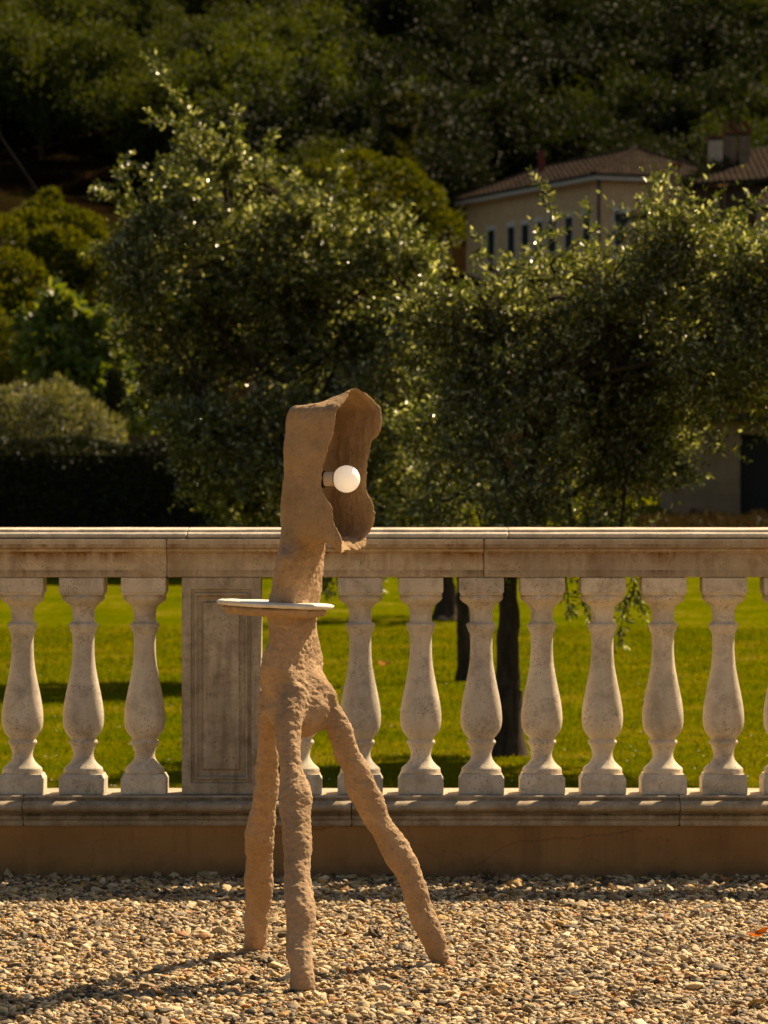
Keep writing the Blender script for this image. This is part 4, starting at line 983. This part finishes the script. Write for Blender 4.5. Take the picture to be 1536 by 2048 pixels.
# ------------------------------------------------------------------ hill woods: crowns share six meshes
def far_crown(seed, nsub, r, n, leafs):
    rg = np.random.default_rng(seed); cl = []
    for k in range(nsub):
        a = rg.uniform(0, 6.28); e = rg.uniform(-.35, 1.25); rr = r*rg.uniform(.15, 1.0)*(1 if k % 5 else 1.25)
        c = Vector((math.cos(a)*rr*1.15+rg.normal(0, .3), math.sin(a)*rr*1.15+rg.normal(0, .3), r*(.9+.8*math.sin(e)*(1-.4*rr/r))+rg.normal(0, .35)))
        q_ = r*rg.uniform(.12, .36); cl.append((c, q_, q_, q_*.8))
    P, d = in_clumps(cl, n, .45); P = P+RNG.normal(0, .24, (n, 3)); dirs = unit(d*.6+np.array([0, 0, .1])+RNG.normal(0, .8, (n, 3)))
    V, F = leaf_geometry(P, dirs, np.full(n, leafs)*RNG.uniform(.6, 1.3, n), np.full(n, leafs*.62), normal=d+RNG.normal(0, .55, (n, 3)))
    me = np_mesh('crown', V, F); me.materials.append(M_FAR); return me
CROWNS = [far_crown(11+i, 34, 3.3+.3*(i % 3), 9500, .25) for i in range(6)]
TR = Acc(); limb(TR, [Vector((0, 0, -.8)), Vector((.05, 0, 1.2)), Vector((-.1, .1, 2.8)), Vector((.1, 0, 4.4))], .22, .08, 7); TRUNK = TR.mesh('trunk', True); TRUNK.materials.append(M_BARK)
GH = 'trees of the wooded hillside'
DESC = {'y': 'broadleaf tree with yellow green crown in the hillside wood', 'g': 'broadleaf tree with mid green crown in the hillside wood', 'd': 'dark crowned broadleaf tree in the hillside wood'}
ntree = 0
def hill_tree(x, y):
    pxl = 768+x/y*FPX
    t_ = empty('broadleaf_tree', (x, y, T(x, y)))
    dens = noise.noise(Vector((x*.06+3, y*.06, 0)))
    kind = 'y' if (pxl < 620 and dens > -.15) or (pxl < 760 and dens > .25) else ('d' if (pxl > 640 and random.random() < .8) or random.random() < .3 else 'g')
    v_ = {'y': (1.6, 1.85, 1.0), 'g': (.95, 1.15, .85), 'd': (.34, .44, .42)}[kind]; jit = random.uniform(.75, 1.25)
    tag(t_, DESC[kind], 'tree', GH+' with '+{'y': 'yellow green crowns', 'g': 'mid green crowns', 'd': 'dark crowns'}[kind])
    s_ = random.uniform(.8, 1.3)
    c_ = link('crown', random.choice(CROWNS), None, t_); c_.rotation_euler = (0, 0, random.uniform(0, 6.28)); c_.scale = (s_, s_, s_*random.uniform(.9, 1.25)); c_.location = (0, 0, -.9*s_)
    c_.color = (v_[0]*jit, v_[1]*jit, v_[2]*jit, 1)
    k_ = link('trunk', TRUNK, None, t_); k_.scale = (s_, s_, s_*.8)
Y = 183.0; row = 0
while Y < 318 and ntree < 285:
    half = Y*.1+5; step = 5.0 if Y < 260 else 5.8; x = -half-3*step+(row % 2)*step/2
    while x < half+step:
        xx = x+random.uniform(-1.3, 1.3); y = Y+random.uniform(-1.5, 1.5); pxl = 768+xx/y*FPX; x += step
        if y < 226 and pxl < 330: continue                  # open brown field on the left
        if y < 222 and pxl < 560: continue
        if y < 200 and pxl > 850: continue
        if y < 200 and pxl < 700: continue
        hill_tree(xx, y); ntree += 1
    Y += 6.6; row += 1
def undergrowth():
    n = 140000; Y = RNG.uniform(216, 335, n); X = RNG.uniform(-1, 1, n)*(Y*.1+12)
    ok = ~((Y < 238) & (X/Y*FPX+768 < 330)); X, Y = X[ok], Y[ok]; n = len(X)
    hh = np.array([max(0, .5+1.3*noise.noise(Vector((x*.35, y*.35, 4)))) for x, y in zip(X, Y)])*6.2
    Z = np.interp(Y, TY, TZ)+RNG.random(n)**.5*hh
    P = np.stack([X, Y, Z], 1); V, F = leaf_geometry(P, unit(RNG.normal(size=(n, 3))+np.array([0, 0, .3])), RNG.uniform(.22, .42, n), RNG.uniform(.14, .24, n))
    o = link('undergrowth', np_mesh('undergrowth', V, F), M_FAR); o.color = (.75, .85, .7, 1)
    tag(o, 'continuous dark green undergrowth filling the hillside between the trees', 'undergrowth', kind='stuff')
undergrowth()
tree_src = [o for o in COL.objects if o.name.startswith('sunlit_tree')]
for k_, (x_, y_) in enumerate([(-16.5, 104), (-21.5, 112)]):
    copy_tree(tree_src[k_], (x_, y_, T(x_, y_)), 1.0+k_, ['tree beyond the left end of the row of round topped trees', 'outermost tree of the row below the brown field'][k_])
print('hill trees', ntree)

# ------------------------------------------------------------------ villa with hipped roof
M_TILE = mat('roof_tile', (0.12, 0.07, 0.045), 1.0, 0.0)
q = NT(M_TILE); v = q.coord()
wv = q.n('ShaderNodeTexWave'); wv.inputs['Scale'].default_value = 1.6; wv.inputs['Distortion'].default_value = .6; q.l(v, wv.inputs[0])
c = q.ramp(q.noise(v, 2.5, 8, .75), [(.3, (.017, .013, .010)), (.5, (.034, .026, .021)), (.72, (.065, .051, .042))])
q.l(c, q.b.inputs['Base Color']); q.l(q.bump(wv.outputs['Fac'], .8, .06), q.b.inputs['Normal'])
M_TRIM = mat('white_trim', (.70, .62, .50), .9, 0.1); M_SHUT = mat('dark_green_shutter', (.012, .022, .016), .6); M_PANE = mat('dark_pane', (.015, .015, .014), .15, .5)
M_GUTTER = mat('gutter_metal', (.025, .02, .018), .5)
def villa():
    c0 = px(1190, 348, 165); a_ = Vector((-5.3, 13, 0)).normalized(); b_ = Vector((a_.y, -a_.x, 0))
    zg = T(c0.x, c0.y)-1.0; ze = c0.z; Lh, Wh = 15.4, 6.6
    root = empty('villa', (c0.x, c0.y, zg)); tag(root, 'ochre villa with brown hipped tile roof and a row of dark shuttered windows', 'house')
    def W(u, w, z): return Vector((0, 0, z-zg))+a_*u+b_*w
    def quads(name, polys, m):
        bm = bmesh.new()
        for p in polys: bm.faces.new([bm.verts.new(v_) for v_ in p])
        return link(name, bm_mesh(name, bm), m, root)
    def prism(name, u0, u1, w0, w1, z0, z1, m, par=None):
        bm = bmesh.new(); vs_ = [bm.verts.new(W(u, w, z)) for z in (z0, z1) for (u, w) in ((u0, w0), (u1, w0), (u1, w1), (u0, w1))]
        for f in ((0,1,2,3), (4,5,6,7), (0,1,5,4), (1,2,6,5), (2,3,7,6), (3,0,4,7)): bm.faces.new([vs_[i] for i in f])
        return link(name, bm_mesh(name, bm), m, par or root)
    i_ = .45
    prism('wall', i_, Lh-i_, i_, Wh-i_, zg, ze-.22, M_HOUSEWALL)
    prism('eave', 0, Lh, 0, Wh, ze-.22, ze-.06, M_TRIM)
    prism('gutter', -.08, Lh+.08, -.08, Wh+.08, ze-.058, ze+.05, M_GUTTER)
    e = .12; zr = px(0, 295, 168.5).z; h = Wh/2; u0, u1, w0, w1 = -e, Lh+e, -e, Wh+e; z0 = ze+.052
    A, B, C, D = W(u0, w0, z0), W(u1, w0, z0), W(u1, w1, z0), W(u0, w1, z0); R0, R1 = W(h*.85, h, zr), W(Lh-h*.85, h, zr)
    quads('roof', [(A, B, R1, R0), (D, C, R1, R0), (A, D, R0), (B, C, R1), (A, B, C, D)], M_TILE)
    for p, q2 in ((R0, R1), (A, R0), (D, R0), (B, R1)):
        V, F = tube_arrays([p, p.lerp(q2, .5), q2], [.09]*3, 6); link('ridge_tile', np_mesh('ridge', V, F, True), M_TILE, root)
    def window(u, w, side, zt=None, wd=.78, ht=1.95):
        zt = ze-1.6; zb_ = zt-ht; fr = empty('window'); fr.parent = root
        def pr(name, s0, s1, d0, d1, za, zb2, m):
            bm = bmesh.new()
            def Wp(s, d, z): return W(s, i_-d, z) if side == 'a' else W(i_-d, s, z)
            vs_ = [bm.verts.new(Wp(s, d, z)) for z in (za, zb2) for (s, d) in ((s0, d0), (s1, d0), (s1, d1), (s0, d1))]
            for f in ((0,1,2,3), (4,5,6,7), (0,1,5,4), (1,2,6,5), (2,3,7,6), (3,0,4,7)): bm.faces.new([vs_[i] for i in f])
            link(name, bm_mesh(name, bm), m, fr)
        u_ = u if side == 'a' else w; g = .09
        pr('lintel', u_-wd/2-g, u_+wd/2+g, -.01, .07, zt+.002, zt+.22, M_TRIM)
        pr('frame', u_-wd/2-g, u_-wd/2, -.01, .05, zb_, zt, M_TRIM); pr('frame', u_+wd/2, u_+wd/2+g, -.01, .05, zb_, zt, M_TRIM)
        pr('sill', u_-wd/2-g-.06, u_+wd/2+g+.06, -.01, .16, zb_-.12, zb_-.002, M_TRIM)
        pr('shutter', u_-wd/2+.003, u_-.015, -.01, .035, zb_+.55, zt-.003, M_SHUT); pr('shutter', u_+.015, u_+wd/2-.003, -.01, .035, zb_+.55, zt-.003, M_SHUT)
        pr('pane', u_-wd/2+.003, u_+wd/2-.003, -.01, .02, zb_+.01, zb_+.46, M_PANE)
        pr('rail', u_-wd/2+.003, u_+wd/2-.003, -.01, .04, zb_+.465, zb_+.545, M_TRIM)
    for u in (1.7, 3.55, 5.3, 6.75, 8.2, 9.75, 12.0): window(u, 0, 'a')
    for w in (1.5, 4.4): window(0, w, 'b')
    # corbels under the eave
    for k in range(22): prism('corbel', .35+k*.62, .47+k*.62, .12, i_-.002, ze-.36, ze-.222, M_HOUSEWALL)
    # thin red flue
    prism('flue', 10.5, 10.75, 2.2, 2.45, ze+.4, ze+2.0, mat('red_clay_flue', (.16, .03, .015), .8))
    prism('downpipe', .2, .3, .25, .35, zg, ze-.225, M_GUTTER)
villa()

def farmhouse():
    Y = 128; s = Y/FPX; root = empty('farmhouse', (px(1530, 700, Y).x, Y, T(9, Y)-1)); B = Vector(root.location)
    tag(root, 'old brown farmhouse with mossy tile roof and several chimneys', 'house')
    def P(x, y, d=0): return px(x, y, Y+d)-B
    def box(name, x0, x1, y0, y1, d0, d1, m, par=None, bev=0):
        bm = bmesh.new(); a = P(x0, y1, 0); b = P(x1, y0, 0); add_box(bm, a.x, b.x, d0, d1, a.z, b.z)
        return link(name, bm_mesh(name, bm), m, par or root)
    zbase = -1.0
    bm = bmesh.new(); a = P(1378, 372); b = P(1900, 372); add_box(bm, a.x, b.x, 0, 8, 0, a.z); link('wall', bm_mesh('w', bm), M_OLDWALL, root)
    # gable roof: eave towards us at the left, rising to the right
    def slab(name, pts, th, m):
        bm = bmesh.new(); top = [bm.verts.new(p) for p in pts]; bot = [bm.verts.new(p-Vector((0, 0, th))) for p in pts]; n = len(pts)
        bm.faces.new(top); bm.faces.new(list(reversed(bot)))
        for j in range(n): bm.faces.new((top[j], top[(j+1) % n], bot[(j+1) % n], bot[j]))
        return link(name, bm_mesh(name, bm), m, root)
    slab('roof', [P(1366, 366, -.5), P(1900, 330, -.5), P(1900, 210, 5), P(1560, 285, 5), P(1500, 300, 4)], .14, M_TILE)
    slab('side_roof', [P(1500, 415, -3.2), P(1900, 395, -3.2), P(1900, 350, -.6), P(1535, 378, -.6)], .12, M_TILE)
    bm = bmesh.new(); a = P(1512, 412); b = P(1900, 402); add_box(bm, a.x, b.x, -3, -.02, 0, a.z-.05); link('side_wall', bm_mesh('w', bm), M_HOUSEWALL, root)
    bm = bmesh.new(); a = P(1270, 437); b = P(1376, 425); add_box(bm, a.x, b.x, .5, 5, 0, a.z+.15); link('annex_wall', bm_mesh('w', bm), M_HOUSEWALL, root)
    slab('annex_roof', [P(1262, 432, 0), P(1378, 420, 0), P(1378, 396, 3), P(1280, 402, 3)], .15, M_TILE)
    M_MOSS = mat('roof_moss', (.06, .055, .012), .95)
    # chimneys: shaft, pots and caps are sub-parts
    M_CH = plaster_mat('chimney_render', (.30, .22, .15), (.18, .12, .08)); M_POT = mat('terracotta', (.16, .06, .03), .85)
    def chimney(x0, x1, yt, yb, d, n=1, peak=False, slot=True):
        w = box('chimney', x0, x1, yt+10, yb, d, d+.55, M_CH)
        if peak:
            bm = bmesh.new(); k = 2; ww = (x1-x0)/k
            for i in range(k):
                a, b, c_ = P(x0+i*ww+1, yt+9.6, 0), P(x0+(i+1)*ww-1, yt+9.6, 0), P(x0+(i+.5)*ww, yt-22, 0)
                for (p, q2) in ((a, c_), (b, c_)):
                    o = Vector((.06, 0, 0)); f = [bm.verts.new(v_) for v_ in (Vector((p.x-.045, d, p.z)), Vector((p.x+.045, d, p.z)), Vector((q2.x+.045, d, q2.z)), Vector((q2.x-.045, d, q2.z)))]
                    g = [bm.verts.new(v_.co+Vector((0, .5, 0))) for v_ in f]
                    bm.faces.new(f); bm.faces.new(list(reversed(g)))
                    for j in range(4): bm.faces.new((f[j], f[(j+1) % 4], g[(j+1) % 4], g[j]))
            link('cap', bm_mesh('cap', bm), M_POT, w)
        else:
            box('cap', x0-3, x1+3, yt, yt+5, d-.05, d+.6, M_POT, w); box('cowl', x0+2, x1-2, yt+5, yt+10, d+.1, d+.45, M_GUTTER, w)
    M_CH = plaster_mat('pale_chimney', (.60, .46, .34), (.42, .31, .21)); chimney(1427, 1453, 262, 325, 1.5)
    M_CH = plaster_mat('old_chimney', (.26, .18, .12), (.15, .10, .065)); chimney(1462, 1482, 250, 330, 2.0); chimney(1490, 1511, 250, 330, 2.0)
    chimney(1374, 1394, 288, 350, 7); 
    for (x0, x1) in ((1459, 1486), (1487, 1514)):
        bm = bmesh.new()
        for (xa, xb) in ((x0, (x0+x1)/2), (x1, (x0+x1)/2)):
            a, c_ = P(xa, 250), P(xb, 228); f = [bm.verts.new(v_) for v_ in (Vector((a.x-.05, 1.98, a.z)), Vector((a.x+.05, 1.98, a.z)), Vector((c_.x+.05, 1.98, c_.z)), Vector((c_.x-.05, 1.98, c_.z)))]
            g = [bm.verts.new(v_.co+Vector((0, .6, 0))) for v_ in f]; bm.faces.new(f); bm.faces.new(list(reversed(g)))
            for j in range(4): bm.faces.new((f[j], f[(j+1) % 4], g[(j+1) % 4], g[j]))
        link('chimney_hood', bm_mesh('hood', bm), M_POT, root)
    # moss tufts along the roof edge
    n = 2500; t = RNG.random(n); a = P(1366, 366, -.5); b = P(1470, 318, 2.5)
    Pp = np.array(a)[None]*(1-t[:, None])+np.array(b)[None]*t[:, None]+RNG.normal(0, .10, (n, 3)); V, F = leaf_geometry(Pp, unit(RNG.normal(size=(n, 3))+np.array([0, 0, .8])), np.full(n, .12), np.full(n, .05))
    o = link('moss', np_mesh('moss', V, F), M_MOSS, root); o['kind'] = 'stuff'
farmhouse()

def outbuilding():
    Y = 74.0; x0, x1, xe = px(1345, 0, Y).x, px(1480, 0, Y).x, px(1760, 0, Y).x; z0 = T(0, Y)-.3; zt = px(0, 842, Y).z
    root = empty('outbuilding', (x0, Y, z0)); B = Vector(root.location); tag(root, 'beige rendered outbuilding with a dark open doorway behind the olive branches', 'building')
    def bx(name, a, b, c, d, e, f, m): bm = bmesh.new(); add_box(bm, a-B.x, b-B.x, c-B.y, d-B.y, e-B.z, f-B.z); return link(name, bm_mesh(name, bm), m, root)
    bx('wall', x0, x1, Y, Y+4, z0, zt, M_BARNWALL); bx('wall', px(1640, 0, Y).x, xe, Y, Y+4, z0, zt, M_BARNWALL)
    bx('lintel', x1+.002, px(1640, 0, Y).x-.002, Y+.01, Y+.3, px(0, 868, Y).z, zt, M_BARNWALL); bx('doorway_shade', x1+.002, px(1640, 0, Y).x-.002, Y+.35, Y+.42, z0, px(0, 868, Y).z, mat('doorway_shade_black', (.012, .011, .011), .7))  # near-black sheet paints the shade inside the open doorway
    bx('roof', x0-.3, xe+.3, Y-.35, Y+4.3, zt+.002, zt+.16, M_TILE)
outbuilding()
# planting bed in front of the outbuilding
def bed():
    n = 5200; Y0, Y1 = 68.5, 72.5; X = RNG.uniform(px(1290, 0, 70).x, px(1640, 0, 70).x, n); Yy = RNG.uniform(Y0, Y1, n)
    g = np.array([T(0, y) for y in Yy]); hgt = np.array([.16+.16*noise.noise(Vector((x*2.5, y*1.2, 0))) for x, y in zip(X, Yy)])
    P = np.stack([X, Yy, g+RNG.random(n)*np.clip(hgt, .05, .4)], 1)
    V, F = leaf_geometry(P, unit(RNG.normal(0, .5, (n, 3))+np.array([0, 0, 1.2])), np.full(n, .17), np.full(n, .03))
    o = tag(link('bedding_plants', np_mesh('bedding', V, F), M_REDGRASS), 'low bronze and green bedding plants along the outbuilding', 'plants', kind='stuff')
    bm = bmesh.new()
    y = 67.6; z = T(0, y)
    tag(link('stone_edging', box_mesh('edging', px(1478, 0, y).x, px(1620, 0, y).x, y, y+.35, z-.1, z+.07, .02), M_BARNWALL), 'pale stone edging between the lawn and planting bed', 'edging')
bed()

# guy wire running down the hillside at the left edge
V, F = tube_arrays([px(-60, 190, 170), px(0, 272, 165), px(40, 330, 162), px(82, 392, 159)], [.016]*4, 6)
tag(link('guy_wire', np_mesh('guy_wire', V, F, True), mat('grey_wire', (.035, .03, .026), 1.0, 0.0)), 'thin pale wire slanting down over the brown field', 'wire')

# ------------------------------------------------------------------ grass blades on the near lawn
def grass():
    n = 150000; Y = 20.3+(RNG.random(n)**1.5)*30; X = RNG.uniform(-1, 1, n)*(Y*.104+.5)
    g = np.interp(Y, TY, TZ); P = np.stack([X, Y, g-.004], 1)
    d = unit(np.stack([RNG.normal(0, .45, n), RNG.normal(0, .45, n), np.ones(n)], 1)); L = RNG.uniform(.012, .03, n)*(1+(Y-20)*.02); Wd = .0045*(1+(Y-20)*.05)
    s_ = unit(np.cross(d, RNG.normal(size=(n, 3))))
    V = np.stack([P-s_*Wd[:, None], P+s_*Wd[:, None], P+d*L[:, None]+RNG.normal(0, .008, (n, 3))], 1).reshape(-1, 3); F = np.arange(n*3).reshape(-1, 3)
    tag(link('grass', np_mesh('grass', V, F), M_GRASS), 'short mown grass blades of the lawn', 'grass', kind='stuff')
    # scattered daisies
    n = 170; Y = 20.5+RNG.random(n)**1.4*16; X = RNG.uniform(-1, 1, n)*(Y*.104+.4); P = np.stack([X, Y, np.interp(Y, TY, TZ)+.045], 1)
    a = [P+np.array([math.cos(t), math.sin(t)*.8, .25*math.sin(t)])*.006 for t in (0, 1.57, 3.14, 4.71)]
    tag(link('daisies', np_mesh('daisies', np.stack(a, 1).reshape(-1, 3), np.arange(n*4).reshape(-1, 4)), mat('daisy_white', (.6, .58, .5), .8)), 'tiny white daisies scattered in the lawn', 'flowers', kind='stuff')
grass()

# ------------------------------------------------------------------ dry leaves
def dry_mat(name, c0, tr=.35):
    m = leaf_mat(name, [tuple(k*.8 for k in c0), c0], .55, tr, tcol=(1.6, 1.1, .6), spec=.4); q = NT(m); return m
M_DRY = {'brown': dry_mat('dry_leaf_brown', (.16, .07, .025)), 'orange': dry_mat('dry_leaf_orange', (.38, .12, .015), .5), 'tan': dry_mat('dry_leaf_tan', (.33, .19, .09)), 'dark': dry_mat('dry_leaf_dark', (.07, .028, .015), .15), 'red': dry_mat('dry_leaf_red', (.18, .035, .012))}
def dry_leaf(x, y, L, ang, key, label, z=.012, curl=1.0, g='dry leaves fallen on the gravel', seed=0):
    Y = (EYE-z)*FPX/(y-1024); p = px(x, y, Y); bm = bmesh.new(); n = 12; rows = []
    for i in range(n+1):
        t = i/n; w = L*.21*math.sin(math.pi*t**.85)**.8 if 0 < t < 1 else 0.0005; cx = (t-.5)*L; zc = curl*L*.16*(2*t-1)**2+.002*math.sin(9*t+seed)
        rows.append([bm.verts.new((cx+.05*w*k, w*k, zc+abs(k)**1.6*w*.55*curl+.0008*math.sin(23*t+k*3+seed))) for k in (-1, -.5, 0, .5, 1)])
    for a_, b_ in zip(rows[:-1], rows[1:]):
        for j in range(4): bm.faces.new((a_[j], a_[j+1], b_[j+1], b_[j]))
    st = [bm.verts.new(v_) for v_ in ((-L*.5, -.0007, curl*L*.16), (-L*.5, .0007, curl*L*.16), (-L*.72, .0006, curl*L*.2), (-L*.72, -.0006, curl*L*.2))]; bm.faces.new(st)
    o = link('dry_leaf', bm_mesh('dry_leaf', bm, True), M_DRY[key], None, p); o.rotation_euler = (random.uniform(-.3, .3), random.uniform(-.3, .3), R(ang))
    tag(o, label, 'leaf', g)
for a in [(1515,1872,.072,200,'orange','bright orange translucent leaf at the right edge of the gravel',.024,1.4),
          (1478,1882,.035,150,'brown','small brown leaf touching the bright orange leaf'),
          (1452,1762,.050,15,'tan','curled tan leaf lit by the sun close to the wall base',.018,1.5),
          (1490,1764,.050,170,'dark','dark leaf beside the curled tan leaf by the wall'),
          (1318,1792,.050,165,'brown','brown leaf on the shaded gravel below the third baluster from the picture edge'),
          (1350,1810,.034,10,'brown','small brown leaf where the shaded strip ends'),
          (1172,1822,.040,185,'dark','dark curled leaf at the edge of the balustrade shadow',.016,1.4),
          (1148,1864,.030,60,'brown','short upright brown leaf on sunlit gravel',.016,1.2),
          (932,1793,.052,175,'brown','long brown leaf in the shade beyond the right lamp leg'),
          (790,1838,.040,170,'dark','dark reddish leaf between the lamp legs',.016,1.3),
          (655,1790,.050,25,'brown','narrow brown leaf in the shade behind the front lamp leg'),
          (642,1850,.026,80,'red','small dark red leaf beside the front lamp leg'),
          (322,1931,.036,5,'red','dark red leaf left of the lamp shadow'),
          (1450,2027,.062,10,'tan','large tan leaf at the lower right of the gravel',.014,.8),
          (1325,1960,.040,20,'tan','pale curled leaf half buried in the gravel'),
          (1268,1742,.036,10,'dark','dark leaf against the foot of the plaster wall'),
          (1092,1742,.034,170,'dark','second dark leaf against the foot of the plaster wall, nearer the lamp')]:
    dry_leaf(*a, seed=a[0])
p = px(768, 1342, 1.51*FPX/318)
bm = bmesh.new(); o = None
L = .11
rows = [[bm.verts.new(((t-.5)*L, k*L*.3*math.sin(math.pi*min(.98, max(.02, t))), .05+.03*abs(k)+.03*(2*t-1)**2)) for k in (-1, 0, 1)] for t in np.linspace(0, 1, 8)]
for a_, b_ in zip(rows[:-1], rows[1:]):
    for j in range(2): bm.faces.new((a_[j], a_[j+1], b_[j+1], b_[j]))
tag(link('dry_leaf', bm_mesh('dry_leaf', bm, True), M_DRY['tan'], None, Vector((p.x, p.y, T(0, p.y)))), 'single dry leaf lying on the lawn', 'leaf')
# a small weed at the wall foot
def weed():
    n = 46; P = np.tile(np.array(px(968, 1752, 12.55)), (n, 1)); P[:, 2] = 0; P[:, :2] += RNG.normal(0, .018, (n, 2))
    d = unit(RNG.normal(0, .5, (n, 3))+np.array([0, 0, 1.3])); V, F = leaf_geometry(P, d, RNG.uniform(.02, .055, n), np.full(n, .0025))
    tag(link('grass_tuft', np_mesh('tuft', V, F), M_REDGRASS), 'small dry grass tuft growing in the gravel at the wall foot', 'grass', kind='thing')
weed()
